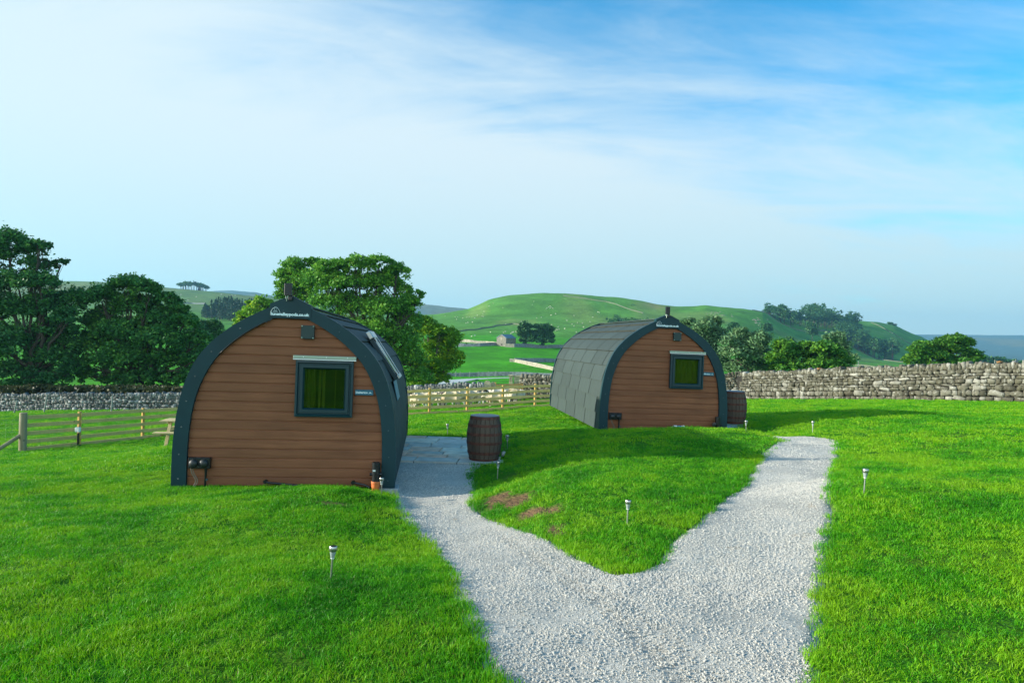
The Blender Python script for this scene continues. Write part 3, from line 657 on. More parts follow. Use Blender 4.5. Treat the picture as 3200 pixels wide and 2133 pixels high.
def grass_mat(name, c1, c2, c3):
    m, nt, b = mat(name); N, L = nt.nodes, nt.links
    geo = N.new('ShaderNodeNewGeometry'); oi = N.new('ShaderNodeObjectInfo')
    n = N.new('ShaderNodeTexNoise'); n.inputs['Scale'].default_value = 1.1; n.inputs['Detail'].default_value = 5; n.inputs['Roughness'].default_value = .65
    L.new(geo.outputs['Position'], n.inputs['Vector'])
    n2 = N.new('ShaderNodeTexNoise'); n2.inputs['Scale'].default_value = .25; n2.inputs['Detail'].default_value = 3
    L.new(geo.outputs['Position'], n2.inputs['Vector'])
    def ma(a, k, c):
        q = N.new('ShaderNodeMath'); q.operation = 'MULTIPLY_ADD'; L.new(a, q.inputs[0]); q.inputs[1].default_value = k
        if isinstance(c, float): q.inputs[2].default_value = c
        else: L.new(c, q.inputs[2])
        return q.outputs[0]
    f = ma(n.outputs['Fac'], 2.7, -1.35); f = ma(n2.outputs['Fac'], .9, f); f = ma(geo.outputs['Random Per Island'], .45, f); f = ma(oi.outputs['Random'], .15, f)
    rp = N.new('ShaderNodeValToRGB'); e = rp.color_ramp.elements; e[0].position = .22; e[0].color = rgb(c1); e[1].position = 1.0; e[1].color = rgb(c3); x = e.new(.62); x.color = rgb(c2)
    L.new(f, rp.inputs[0])
    # a few dry blades
    gt = N.new('ShaderNodeMath'); gt.operation = 'GREATER_THAN'; gt.inputs[1].default_value = .955; L.new(geo.outputs['Random Per Island'], gt.inputs[0])
    mx = N.new('ShaderNodeMix'); mx.data_type = 'RGBA'; L.new(gt.outputs[0], mx.inputs['Factor']); L.new(rp.outputs[0], mx.inputs['A']); mx.inputs['B'].default_value = (.30, .30, .07, 1)
    L.new(mx.outputs['Result'], b.inputs['Base Color']); b.inputs['Roughness'].default_value = .5; b.inputs['Specular IOR Level'].default_value = .25
    tr = N.new('ShaderNodeBsdfTranslucent'); L.new(mx.outputs['Result'], tr.inputs['Color'])
    ms = N.new('ShaderNodeMixShader'); ms.inputs[0].default_value = .35; out = N.get('Material Output')
    L.new(b.outputs[0], ms.inputs[1]); L.new(tr.outputs[0], ms.inputs[2]); L.new(ms.outputs[0], out.inputs['Surface']); return m
M['grass'] = grass_mat('lawn_grass', (.020, .17, .002), (.075, .36, .003), (.22, .45, .008))
def tuft(n, rad, hmin, hmax, w, lean, seed):
    r = np.random.default_rng(seed); V = []; Fc = []
    for i in range(n):
        ang, rr = r.uniform(0, 6.283), rad * math.sqrt(r.uniform()); x, y = rr * math.cos(ang), rr * math.sin(ang)
        h = r.uniform(hmin, hmax); d = r.uniform(0, 6.283); ln = r.uniform(.2, 1) * lean * h; t = r.uniform(0, 6.283)
        wx, wy = math.cos(t) * w / 2, math.sin(t) * w / 2; dx, dy = math.cos(d) * ln, math.sin(d) * ln
        b = len(V)
        V += [(x - wx, y - wy, -.015), (x + wx, y + wy, -.015), (x + wx * .8 + dx * .35, y + wy * .8 + dy * .35, h * .55), (x - wx * .8 + dx * .35, y - wy * .8 + dy * .35, h * .55), (x + dx, y + dy, h)]
        Fc += [(b, b + 1, b + 2, b + 3), (b + 3, b + 2, b + 4)]
    return np_mesh('tuft', V, [list(f) for f in Fc], [M['grass']])
POD_BOX = []   # filled below: (matrix inverse) footprints kept free of grass
def pod_matrix(q):
    a, b, c = q[:3]
    R = Matrix.Rotation(c, 3, 'Z') @ Matrix.Rotation(b, 3, 'Y') @ Matrix.Rotation(a, 3, 'X')
    C = Matrix.Rotation(-ROLL, 3, 'Y'); t = C @ Vector(q[3:6]) + Vector((0, 0, CAMZ))
    return Matrix.Translation(t) @ (C @ R).to_4x4()
POD1 = pod_matrix((-0.001, 0.0344, 0.1203, -3.0388, 9.1286, -1.9482))
POD2 = pod_matrix((0.0041, 0.0407, 0.1382, 3.3072, 14.8918, -1.9671))
def in_pod(x, y):
    m = np.zeros(len(x), bool)
    for P in (POD1, POD2):
        I = P.inverted(); lx = I[0][0] * x + I[0][1] * y + I[0][3]; ly = I[1][0] * x + I[1][1] * y + I[1][3]
        m |= (np.abs(lx) < 1.40) & (ly > .03) & (ly < 5.5)
    return m
def lawn():
    P, R_, S_, I_ = [], [], [], []
    bands = [(2.6, 6.0, 270, 0, 1.0), (6.0, 10, 160, 0, 1.15), (10, 18, 52, 3, 1.0), (18, 30, 16, 3, 1.35), (30, 50, 5, 3, 2.0)]
    for y0, y1, dens, src, sc in bands:
        area = 0; n = int(dens * .90 * 2 * 1.05 * (y1 ** 2 - y0 ** 2) / 2 + dens * 1.2 * (y1 - y0))
        y = np.sqrt(RNG.uniform(y0 ** 2, y1 ** 2, n)); x = RNG.uniform(-1, 1, n) * (.90 * y + .9)
        sd = path_sd(x, y); k = (sd > -.015) & ~in_pod(x, y) & ~inside(x, y, PATIO) & (soilmask(x, y) < .12 + .5 * RNG.uniform(0, 1, n) ** 3)
        x, y, sd = x[k], y[k], sd[k]; z = height(x, y); n = len(x)
        patch = vnoise(x, y, .9, 50); p2 = vnoise(x, y, .35, 51)
        s = sc * (.27 + .34 * patch + .28 * p2) * RNG.uniform(.8, 1.2, n)
        s *= 1 + .45 * np.exp(-(np.maximum(sd, 0) / .12) ** 2) * (y < 14)
        rot = np.stack([RNG.normal(0, .10, n), RNG.normal(0, .10, n), RNG.uniform(0, 6.28, n)], 1)
        P.append(np.stack([x, y, z], 1)); R_.append(rot); S_.append(np.stack([sc * RNG.uniform(.9, 1.1, n), sc * RNG.uniform(.9, 1.1, n), s], 1)); I_.append(RNG.integers(0, 3, n) + src)
    srcs = [tuft(58, .085, .014, .046, .0036, 1.2, 1), tuft(58, .085, .014, .042, .0036, 1.3, 2), tuft(58, .09, .014, .052, .0038, 1.1, 3),
            tuft(70, .17, .015, .050, .0075, 1.1, 4), tuft(70, .17, .015, .046, .0075, 1.2, 5), tuft(70, .18, .015, .055, .0075, 1.0, 6)]
    return scatter('grass', np.concatenate(P), np.concatenate(R_), np.concatenate(S_), srcs, 'short bright green lawn grass around the two pods and the gravel paths', 'grass', np.concatenate(I_))
lawn()
def rock_mesh(seed, flat=.7, sub=1):
    r = np.random.default_rng(seed)
    t = (1 + 5 ** .5) / 2
    v = np.array([(-1, t, 0), (1, t, 0), (-1, -t, 0), (1, -t, 0), (0, -1, t), (0, 1, t), (0, -1, -t), (0, 1, -t), (t, 0, -1), (t, 0, 1), (-t, 0, -1), (-t, 0, 1)], float)
    f = [(0, 11, 5), (0, 5, 1), (0, 1, 7), (0, 7, 10), (0, 10, 11), (1, 5, 9), (5, 11, 4), (11, 10, 2), (10, 7, 6), (7, 1, 8), (3, 9, 4), (3, 4, 2), (3, 2, 6), (3, 6, 8), (3, 8, 9), (4, 9, 5), (2, 4, 11), (6, 2, 10), (8, 6, 7), (9, 8, 1)]
    v /= np.linalg.norm(v[0]); v *= r.uniform(.65, 1.2, (12, 1)); v *= np.array([r.uniform(.8, 1.2), r.uniform(.7, 1), flat * r.uniform(.7, 1)])
    return v, f
def pebbles():
    srcs = []
    for k in range(6):
        v, f = rock_mesh(100 + k); srcs.append(np_mesh('pebble', v, [list(q) for q in f], [M['pebble']]))
    P, S_ = [], []
    for y0, y1, dens, s0, s1 in [(2.6, 5.0, 8500, .0028, .0095), (5.0, 8, 4200, .0035, .010), (8, 13, 1000, .0045, .011)]:
        n = int(dens * .8 * (y1 ** 2 - y0 ** 2)); y = np.sqrt(RNG.uniform(y0 ** 2, y1 ** 2, n)); x = RNG.uniform(-.35, .6, n) * y * 1.0
        sd = path_sd(x, y); k = (sd < .05) & ~in_pod(x, y); x, y, sd = x[k], y[k], sd[k]
        k = RNG.uniform(0, 1, len(x)) < np.clip(.30 + 1.2 * (vnoise(x, y, .8, 60) - .35) + .5 * (vnoise(x, y, .25, 61) - .5), .05, 1); x, y, sd = x[k], y[k], sd[k]
        z = height(x, y) - .035 - np.maximum(sd, -.05) * .5 + .016 * (vnoise(x, y, .16, 40) - .5) + .03 * (vnoise(x, y, .7, 41) - .5)
        s = s0 + (s1 - s0) * RNG.uniform(0, 1, len(x)) ** 3.0; s *= np.where(RNG.uniform(0, 1, len(x)) > .996, 1.9, 1)
        P.append(np.stack([x, y, z + s * .25], 1)); S_.append(s)
    P = np.concatenate(P); n = len(P)
    scatter('gravel', P, RNG.uniform(0, 6.28, (n, 3)) * np.array([.15, .15, 1]), np.concatenate(S_), srcs, 'loose pale grey limestone chippings lying on the gravel paths', 'gravel')
    return n
print('pebbles', pebbles())

# ------------------------------------------------------------------ patio slabs
def patio():
    cols = [(.53, .52, .45), (.64, .56, .43), (.66, .47, .33), (.46, .48, .42), (.70, .64, .50)]
    mats = [simple('sandstone_slab_%d' % i, c, .8, nscale=5, namt=.22, bump=.3, bscale=30) for i, c in enumerate(cols)]
    mats.append(simple('slab_joint_mortar', (.11, .10, .085), .95))
    mb = MB(); r = random.Random(14)
    O = Vector((-3.35, 11.82, 0)); ex = Vector((.995, -.055, 0)).normalized(); ey = Vector((-.11, .994, 0)).normalized()
    rows = [.45, .30, .30, .45, .30, .22, .55, .30]; y = 0
    tot = sum(rows)
    def zat(p): return hgt(p.x, p.y) * 0 - .065 + .012 * (p.y - 12)
    rot = Matrix((ex, Vector((-ex.y, ex.x, 0)), Vector((0, 0, 1)))).transposed()
    for rw in rows:
        x = -r.uniform(0, .5); W_ = 3.28
        while x < W_:
            w = r.choice([.45, .6, .75, .9]); x0, x1 = max(x, 0), min(x + w, W_)
            if x1 - x0 > .08:
                p = O + ex * ((x0 + x1) / 2) + ey * (y + rw / 2)
                mb.box((p.x, p.y, zat(p) - .02), (x1 - x0 - .022, rw - .022, .05), rot, r.randrange(5), .004)
            x += w
        y += rw
    p = O + ex * (3.28 / 2) + ey * (tot / 2)
    mb.box((p.x, p.y, zat(p) - .075), (3.2, tot - .1, .08), rot, 5)
    tag(mb.build('patio', mats), kind='structure')
    mb = MB()
    p = (5.45, 17.1); mb.box((p[0], p[1], hgt(*p) - .01), (1.5, 2.2, .10), Matrix.Rotation(.13, 3, 'Z'), 0, .01)
    o = mb.build('patio', M['concrete']); tag(o, kind='structure')
patio()

# ------------------------------------------------------------------ the camping pods
OUT = [(1.45, 0), (1.452, .42), (1.432, .78), (1.40, 1.03), (1.345, 1.30), (1.245, 1.57), (1.12, 1.78), (.93, 1.985), (.70, 2.165), (.47, 2.30), (.25, 2.405), (0, 2.50)]
INN = [(1.262, 0), (1.262, .50), (1.24, .85), (1.19, 1.15), (1.10, 1.42), (.965, 1.67), (.80, 1.855), (.62, 2.01), (.42, 2.145), (.20, 2.262), (0, 2.33)]
def smooth_prof(p, n=4):
    q = [Vector((a, b)) for a, b in p]; out = []
    for i in range(len(q) - 1):
        p0, p1, p2, p3 = q[max(i - 1, 0)], q[i], q[i + 1], q[min(i + 2, len(q) - 1)]
        for k in range(n):
            t = k / n; out.append(0.5 * ((2 * p1) + (p2 - p0) * t + (2 * p0 - 5 * p1 + 4 * p2 - p3) * t * t + (-p0 + 3 * p1 - 3 * p2 + p3) * t ** 3))
    out.append(q[-1]); return [(v.x, v.y) for v in out]
OUTS, INNS = smooth_prof(OUT), smooth_prof(INN)
def arc_resample(p, n):
    P_ = np.array(p); d = np.concatenate([[0], np.cumsum(np.hypot(*np.diff(P_, axis=0).T))]); t = np.linspace(0, d[-1], n)
    return np.stack([np.interp(t, d, P_[:, 0]), np.interp(t, d, P_[:, 1])], 1), d[-1]
PODL = 5.54
def roofmat():
    m, nt, b = mat('roof_tile_metal'); N, L = nt.nodes, nt.links
    tc = N.new('ShaderNodeTexCoord'); mp = N.new('ShaderNodeMapping'); mp.inputs['Scale'].default_value = (2, 60, 2); L.new(tc.outputs['Object'], mp.inputs[0])
    n = N.new('ShaderNodeTexNoise'); n.inputs['Scale'].default_value = 1; n.inputs['Detail'].default_value = 5; L.new(mp.outputs[0], n.inputs['Vector'])
    w = N.new('ShaderNodeTexWave'); w.bands_direction = 'Y'; w.inputs['Scale'].default_value = 2.3; w.inputs['Distortion'].default_value = .15; L.new(tc.outputs['Object'], w.inputs['Vector'])
    geo = N.new('ShaderNodeNewGeometry')
    rp = N.new('ShaderNodeValToRGB'); e = rp.color_ramp.elements; e[0].position = .3; e[0].color = (.034, .050, .047, 1); e[1].position = .7; e[1].color = (.052, .073, .066, 1)
    L.new(n.outputs['Fac'], rp.inputs[0])
    mr = N.new('ShaderNodeMapRange'); mr.inputs['To Min'].default_value = .88; mr.inputs['To Max'].default_value = 1.1; L.new(geo.outputs['Random Per Island'], mr.inputs['Value'])
    mx = N.new('ShaderNodeMix'); mx.data_type = 'RGBA'; mx.blend_type = 'MULTIPLY'; mx.inputs['Factor'].default_value = 1
    L.new(rp.outputs[0], mx.inputs['A']); L.new(mr.outputs[0], mx.inputs['B']); L.new(mx.outputs['Result'], b.inputs['Base Color'])
    b.inputs['Roughness'].default_value = .7; b.inputs['Specular IOR Level'].default_value = .25
    mh = N.new('ShaderNodeMapRange'); mh.inputs['From Min'].default_value = .86; mh.inputs['From Max'].default_value = 1; mh.inputs['To Min'].default_value = 1; mh.inputs['To Max'].default_value = 0; L.new(w.outputs['Fac'], mh.inputs['Value'])
    ad = N.new('ShaderNodeMath'); ad.operation = 'MULTIPLY_ADD'; ad.inputs[1].default_value = .3; L.new(n.outputs['Fac'], ad.inputs[0]); L.new(mh.outputs[0], ad.inputs[2])
    bp = N.new('ShaderNodeBump'); bp.inputs['Strength'].default_value = .55; bp.inputs['Distance'].default_value = .006
    L.new(ad.outputs[0], bp.inputs['Height']); L.new(bp.outputs[0], b.inputs['Normal']); return m
M['roof'] = roofmat()
M['edge'] = simple('tile_lip', (.05, .05, .03), .8, nscale=14, namt=.4)
M['cladding'] = wood('brown_composite_cladding', (.185, .066, .028), (.27, .104, .047), axis=0, stretch=14, scale=1.5, rough=.62, bump=.55, knots=False)
def glassmat():
    m, nt, b = mat('window_glass'); N, L = nt.nodes, nt.links
    gl = N.new('ShaderNodeBsdfGlossy'); gl.inputs['Roughness'].default_value = .015; gl.inputs['Color'].default_value = (.85, 1, .8, 1)
    tr = N.new('ShaderNodeBsdfTransparent'); tr.inputs['Color'].default_value = (.66, .70, .50, 1)
    n = N.new('ShaderNodeTexNoise'); tc = N.new('ShaderNodeTexCoord'); n.inputs['Scale'].default_value = 2.5; L.new(tc.outputs['Object'], n.inputs['Vector'])
    bp = N.new('ShaderNodeBump'); bp.inputs['Strength'].default_value = .05; bp.inputs['Distance'].default_value = .02; L.new(n.outputs['Fac'], bp.inputs['Height']); L.new(bp.outputs[0], gl.inputs['Normal'])
    ms = N.new('ShaderNodeMixShader'); ms.inputs[0].default_value = .055; out = N.get('Material Output')
    L.new(tr.outputs[0], ms.inputs[1]); L.new(gl.outputs[0], ms.inputs[2]); L.new(ms.outputs[0], out.inputs['Surface']); return m
M['glass'] = glassmat()
M['curtain'] = simple('olive_curtain', (.15, .17, .035), .9)
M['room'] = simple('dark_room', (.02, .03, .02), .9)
def text_mesh(txt, size, bold=0.0, shear=0.0, width=None):
    cu = bpy.data.curves.new('lettering', 'FONT'); cu.body = txt; cu.size = size; cu.offset = bold; cu.align_x = 'LEFT'; cu.extrude = 0.0008
    cu.resolution_u = 3; cu.shear = shear
    o = bpy.data.objects.new('lettering', cu); COL.objects.link(o)
    bpy.context.view_layer.update(); dg = bpy.context.evaluated_depsgraph_get()
    me = bpy.data.meshes.new_from_object(o.evaluated_get(dg)); bpy.data.objects.remove(o)
    xs = np.array([v.co[:] for v in me.vertices]); w = xs[:, 0].max() - xs[:, 0].min(); k = (width / w) if width else 1
    for v in me.vertices: v.co.x = (v.co.x - xs[:, 0].min()) * k
    return me, w * k
def slab_letter(mb, ch, x, z, h, y):
    pass
def pod(P, label, board_name, with_skylight, first):
    root = empty('camping_pod', mat=P)
    tag(root, label, 'camping pod', 'curved camping pods')
    # clad end wall: horizontal boards with a chamfered upper edge, one mesh
    mb = MB(); pitch = .1255; z0 = .005; yb = .06
    inn = np.array(INNS)
    def halfw(z): return float(np.interp(z, inn[:, 1], inn[:, 0])) + .03
    z = z0; rr = random.Random(4 if first else 9)
    while z < 2.30:
        zt = min(z + pitch, 2.33); w0, w1 = halfw(z), halfw(zt) if zt < 2.32 else .12
        steps = [(z, .006), (z + .001, -.008), (z + .003, -.010), (zt - .027, -.010), (zt - .007, .006), (zt, .006)]
        fs = [(2 * i, 2 * i + 1, 2 * i + 3, 2 * i + 2) for i in range(len(steps) - 1)]
        # boards stop either side of the window opening
        cut = z > .94 and zt < 1.72
        for sd in ((-1, 1) if cut else (0,)):
            vs = []
            for zz, dy in steps:
                hw = halfw(min(zz, 2.3)); xa, xb = (-hw, hw) if sd == 0 else ((-hw, .125) if sd < 0 else (.815, hw)); vs += [(xa, yb + dy, zz), (xb, yb + dy, zz)]
            mb.add(vs, fs)
        z = zt
    mb.prism([(-a, b) for a, b in INNS] + [(a, b) for a, b in INNS[::-1]][1:], yb + .03, yb + .10) if False else None
    wall = mb.build('wall', M['cladding'], root)
    # backing of the wall so that no light leaks (with a hole where the window is)
    poly = [(a + .04, b) for a, b in INNS[:-1]]
    # arch trims, front and back
    def arch(y0, y1):
        n = 60; o_, _ = arc_resample(OUTS, n); i_, _ = arc_resample(INNS, n); mb = MB()
        oo = [(-a, b) for a, b in o_] + [(a, b) for a, b in o_[::-1][1:]]; ii = [(-a, b) for a, b in i_] + [(a, b) for a, b in i_[::-1][1:]]
        m_ = len(oo); vs = [(a, y0, b) for a, b in oo] + [(a, y0, b) for a, b in ii] + [(a, y1, b) for a, b in oo] + [(a, y1, b) for a, b in ii]
        fs = []
        for k in range(m_ - 1):
            fs += [(k, m_ + k, m_ + k + 1, k + 1), (2 * m_ + k, 2 * m_ + k + 1, 3 * m_ + k + 1, 3 * m_ + k), (k, k + 1, 2 * m_ + k + 1, 2 * m_ + k), (m_ + k, 3 * m_ + k, 3 * m_ + k + 1, m_ + k + 1)]
        fs += [(0, 2 * m_, 3 * m_, m_), (m_ - 1, 2 * m_ - 1, 4 * m_ - 1, 3 * m_ - 1)]
        mb.add(vs, fs)
        if y0 <= 0:
            for s in (-1, 1):
                for t in (.10, .42, .78, 1.12, 1.45, 1.78, 2.10):
                    ox = float(np.interp(t, np.array(OUTS)[:, 1], np.array(OUTS)[:, 0])); ix = float(np.interp(t, inn[:, 1], inn[:, 0]))
                    mb.lathe([(.010, 0), (.010, .004), (.006, .007)], 8, (s * (ox + ix) / 2, y0, t), Matrix.Rotation(math.radians(90), 3, 'X'), 1)
        return mb.build('arch_trim', [M['anthracite'], M['screw']], root)
    arch(0, .085); arch(PODL - .07, PODL)
    # far end wall
    mb = MB(); mb.prism([(-a, b) for a, b in INNS] + [(a, b) for a, b in INNS[::-1]][1:], PODL - .06, PODL - .03); mb.build('wall', M['cladding'], root)
    # roof: overlapping courses of tiles following the curve
    mb = MB(); n = 9
    R_ = [(max(a - .035, 0), b - (.03 if b > 2.2 else .0) - (.02 if b > 2.45 else 0)) for a, b in OUTS]
    pts, tot = arc_resample(R_, 9 * 4 + 1); off = [.30, .36, .05, .11, .42, .48, .16, .60, .66]
    for s in (-1, 1):
        for c in range(n):
            seg = pts[c * 4: c * 4 + 5]
            y = .075 - 1.02 + off[c] if not s > 0 else .075 - 1.02 + off[(c + 3) % 9]
            while y < PODL - .07:
                ya, yb2 = max(y + .016, .07), min(y + 1.02 - .016, PODL - .065)
                if yb2 - ya > .03:
                    vs = []
                    for k in range(5):
                        a, b = seg[k]; d = seg[min(k + 1, 4)] - seg[max(k - 1, 0)]; d = d / np.hypot(*d); nrm = np.array((d[1], -d[0]));
                        lift = .026 * (1 - k / 4.0) ** 1.2
                        for yy in (ya, yb2):
                            vs.append((s * (a + nrm[0] * lift), yy, b + nrm[1] * lift))
                    a, b = seg[0]; vs += [(s * (a - .01), ya, b - .004), (s * (a - .01), yb2, b - .004)]
                    fs = [(2 * k, 2 * k + 1, 2 * k + 3, 2 * k + 2) for k in range(4)]; lip = [(10, 11, 1, 0)]
                    if s > 0: fs = [f[::-1] for f in fs]; lip = [lip[0][::-1]]
                    b0 = len(mb.v); mb.add(vs, fs, 0); mb.f.append([i + b0 for i in lip[0]]); mb.m.append(1)
                y += 1.02
    # solid skin beneath the tiles
    sk, _ = arc_resample(R_, 30); vs = []; fs = []
    line = [(-a + .012, b - .006) for a, b in sk] + [(a - .012, b - .006) for a, b in sk[::-1][1:]]
    for a, b in line: vs += [(a, .06, b), (a, PODL - .05, b)]
    fs = [(2 * k, 2 * k + 1, 2 * k + 3, 2 * k + 2) for k in range(len(line) - 1)]
    b0 = len(mb.v); mb.add(vs, fs, 2)
    mb.box((0, PODL / 2, 2.475), (.10, PODL - .1, .02), None, 0)
    mb.build('roof', [M['roof'], M['edge'], M['room']], root)
    # hood plate with the maker's name
    mb = MB(); yp = -.012
    mb.prism([(-.272, 2.258), (.262, 2.258), (.262, 2.441), (0, 2.562), (-.272, 2.445)][::1], yp, .12)
    mb.lathe([(.007, 0), (.007, .004)], 8, (-.10, yp, 2.36), Matrix.Rotation(math.radians(90), 3, 'X'), 1); mb.lathe([(.007, 0), (.007, .004)], 8, (.115, yp, 2.355), Matrix.Rotation(math.radians(90), 3, 'X'), 1)
    sign = mb.build('name_board', [M['anthracite'], M['screw']], root)
    me, w = text_mesh('lunevalleypods.co.uk', .054, .0024, width=.495)
    me.materials.append(M['sign_white'])
    t = link_mesh('lettering', me, sign); t.matrix_local = Matrix.Translation((-.252, yp - .001, 2.293)) @ Matrix.Rotation(math.radians(90), 4, 'X')
    me2, w2 = text_mesh('WWW.', .016, .0004, width=.058); me2.materials.append(M['sign_white'])
    t = link_mesh('lettering', me2, sign); t.matrix_local = Matrix.Translation((-.228, yp - .001, 2.337)) @ Matrix.Rotation(math.radians(90), 4, 'X')
    mb = MB(); pr = [(-.262, 2.293), (-.258, 2.335), (-.240, 2.372), (-.215, 2.395), (-.198, 2.401), (-.181, 2.395), (-.158, 2.372), (-.141, 2.335), (-.137, 2.293)]
    pr = smooth_prof(pr, 4); mb.tube([(a, yp - .001, b) for a, b in pr], .0022, 5)
    mb.tube([(-.212, yp - .001, 2.357), (-.212, yp - .001, 2.386), (-.184, yp - .001, 2.386), (-.184, yp - .001, 2.357), (-.213, yp - .001, 2.357)], .0018, 4)
    mb.build('pod_emblem', M['sign_white'], sign)
    # vent box
    mb = MB(); mb.box((.2275, .012, 2.351 - .001 * 0 - .0), (.172, .055, .181), None, 0, .003)
    for sx in (-1, 1):
        for sz in (-1, 1): mb.lathe([(.010, 0), (.010, .004), (.005, .007)], 8, (.2275 + sx * .074, -.0155, 2.351 + sz * .078), Matrix.Rotation(math.radians(90), 3, 'X'), 1)
    v = mb.build('vent_cover', [M['anthracite_dark'], M['aluminium']], root); v.location = (0, 0, -.268)
    # window
    wx0, wx1, wz0, wz1 = .0912, .848, .9512, 1.705
    wr = empty('window'); wr.parent = root
    mb = MB(); fy = .035
    def ring(mb, x0, x1, z0, z1, x2, x3, z2, z3, ya, yb_, mi=0):
        vs = [(x0, ya, z0), (x1, ya, z0), (x1, ya, z1), (x0, ya, z1), (x2, yb_, z2), (x3, yb_, z2), (x3, yb_, z3), (x2, yb_, z3)]
        mb.add(vs, [(0, 1, 5, 4), (1, 2, 6, 5), (2, 3, 7, 6), (3, 0, 4, 7)], mi)
    e = 0
    prof = [(0, .045), (0, -.028), (.028, -.034), (.040, -.010), (.052, -.010), (.058, -.026), (.096, -.026), (.112, -.004), (.118, .012)]
    for (d0, y0), (d1, y1) in zip(prof[:-1], prof[1:]):
        ring(mb, wx0 + d0, wx1 - d0, wz0 + d0, wz1 - d0, wx0 + d1, wx1 - d1, wz0 + d1, wz1 - d1, y0, y1)
    mb.build('frame', M['anthracite_frame'], wr)
    mb = MB(); d = .112; mb.box(((wx0 + wx1) / 2, .010, (wz0 + wz1) / 2), (wx1 - wx0 - 2 * d, .004, wz1 - wz0 - 2 * d)); mb.build('pane', M['glass'], wr)
    mb = MB(); mb.box(((wx0 + wx1) / 2, -.005, wz1 + .045), (wx1 - wx0 + .07, .07, .040), None, 0, .003); mb.box(((wx0 + wx1) / 2, -.042, wz1 + .014), (wx1 - wx0 + .07, .012, .014), None, 1)
    for sx in (-.28, .02, .30): mb.lathe([(.007, 0), (.007, .004)], 8, ((wx0 + wx1) / 2 + sx, -.045, wz1 + .046), Matrix.Rotation(math.radians(90), 3, 'X'), 1)
    mb.build('drip_flashing', [M['aluminium'], M['white']], wr)
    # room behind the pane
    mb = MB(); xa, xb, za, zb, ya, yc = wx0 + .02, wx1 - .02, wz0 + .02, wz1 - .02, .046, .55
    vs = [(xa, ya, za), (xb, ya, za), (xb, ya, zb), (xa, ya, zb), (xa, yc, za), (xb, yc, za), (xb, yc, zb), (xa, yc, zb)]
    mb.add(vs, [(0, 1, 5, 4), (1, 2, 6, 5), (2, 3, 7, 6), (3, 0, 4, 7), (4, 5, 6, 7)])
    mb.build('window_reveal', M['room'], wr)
    mb = MB()
    def drape(x0, x1, y, amp, per):
        n = 40; vs = []; k0 = len(mb.v)
        for i in range(n + 1):
            x = x0 + (x1 - x0) * i / n; yy = y + amp * math.sin((x - x0) / per * 6.283) + amp * .4 * math.sin((x - x0) / per * 2.9)
            vs += [(x, yy, za), (x, yy, zb)]
        mb.add(vs, [(2 * i, 2 * i + 2, 2 * i + 3, 2 * i + 1) for i in range(n)])
    if first: drape(wx0 + .10, wx0 + .25, .13, .016, .055); drape(wx0 + .285, wx0 + .315, .12, .004, .06); drape(wx0 + .335, wx0 + .375, .11, .008, .05); drape(wx0 + .505, wx0 + .515, .11, .002, .05)
    else: drape(wx0 + .10, wx1 - .10, .075, .006, .11)
    mb.build('curtain', M['curtain'], wr)
    # name plate
    nx0, nx1, nz0, nz1 = .8744, 1.1183, 1.2528, 1.3278
    if first: pass
    mb = MB(); mb.box(((nx0 + nx1) / 2, .034, (nz0 + nz1) / 2), (nx1 - nx0, .012, nz1 - nz0), None, 0, .003)
    for sx in (-1, 1): mb.lathe([(.003, 0), (.003, .003)], 6, ((nx0 + nx1) / 2 + sx * .11, .028, nz1 - .008), Matrix.Rotation(math.radians(90), 3, 'X'), 1)
    np_ = mb.build('name_plate', [M['sign_teal'], M['screw']], root)
    me, w = text_mesh(board_name, .040, .0009, width=.160 if first else .150); me.materials.append(M['sign_white'])
    t = link_mesh('lettering', me, np_); t.matrix_local = Matrix.Translation((nx0 + .006, .0275, nz0 + .024)) @ Matrix.Rotation(math.radians(90), 4, 'X')
    mb = MB(); hx = nx0 + .170
    mb.prism([(hx, nz0 + .026), (hx + .022, nz0 + .031), (hx + .030, nz0 + .052), (hx + .037, nz0 + .033), (hx + .066, nz0 + .025), (hx + .040, nz0 + .027), (hx + .022, nz0 + .026)], .0262, .0275)
    mb.build('hill_emblem', M['sign_white'], np_)
    # twin sockets at the lower left
    so = empty('socket_box'); so.parent = root; so.location = (-1.10 if first else -1.10, 0, .312)
    mb = MB(); mb.box((0, .015, 0), (.275, .075, .142), None, 0, .006); mb.build('housing', M['black'], so)
    for sx in (-.066, .062):
        mb = MB(); prof = [(.060, 0), (.059, .010), (.053, .026), (.040, .038), (.022, .046), (.002, .048)]
        mb.lathe(prof, 20, (sx, -.022, -.004), Matrix.Rotation(math.radians(90), 3, 'X')); mb.build('domed_cap', M['blackdome'], so, True)
    mb = MB(); mb.tube([(.085, -.005, -.06), (.085, -.005, -.14), (.080, .0, -.33)], [.020, .015, .013], 8); mb.lathe([(.016, 0), (.014, .02)], 8, (.105, -.01, -.215), Matrix.Rotation(math.radians(90), 3, 'X'), 1)
    mb.build('conduit', [M['black'], M['screw']], so)
    mb = MB(); q = smooth_prof([(-.10, -.07), (-.085, -.13), (-.045, -.20), (-.035, -.25), (-.06, -.30), (-.09, -.335)], 5)
    mb.tube([(a, -.02, b) for a, b in q], .005, 6); mb.tube([(a + .022, -.012, b) for a, b in q], .0045, 6); mb.build('cable', M['cable'], so, True)
    # flood light on the ridge
    fl = empty('floodlight'); fl.parent = root; fl.location = (-.035, -.01, 2.545)
    mb = MB(); mb.box((0, -.04, .095), (.098, .035, .165), None, 0, .006); mb.box((0, -.015, .095), (.085, .03, .15), None, 0, .004)
    for k in range(6): mb.box((0, .005, .04 + k * .022), (.07, .02, .006))
    mb.build('housing', M['black'], fl)
    mb = MB(); mb.box((0, -.0595, .10), (.082, .003, .135)); mb.build('lens', M['floodglass'], fl)
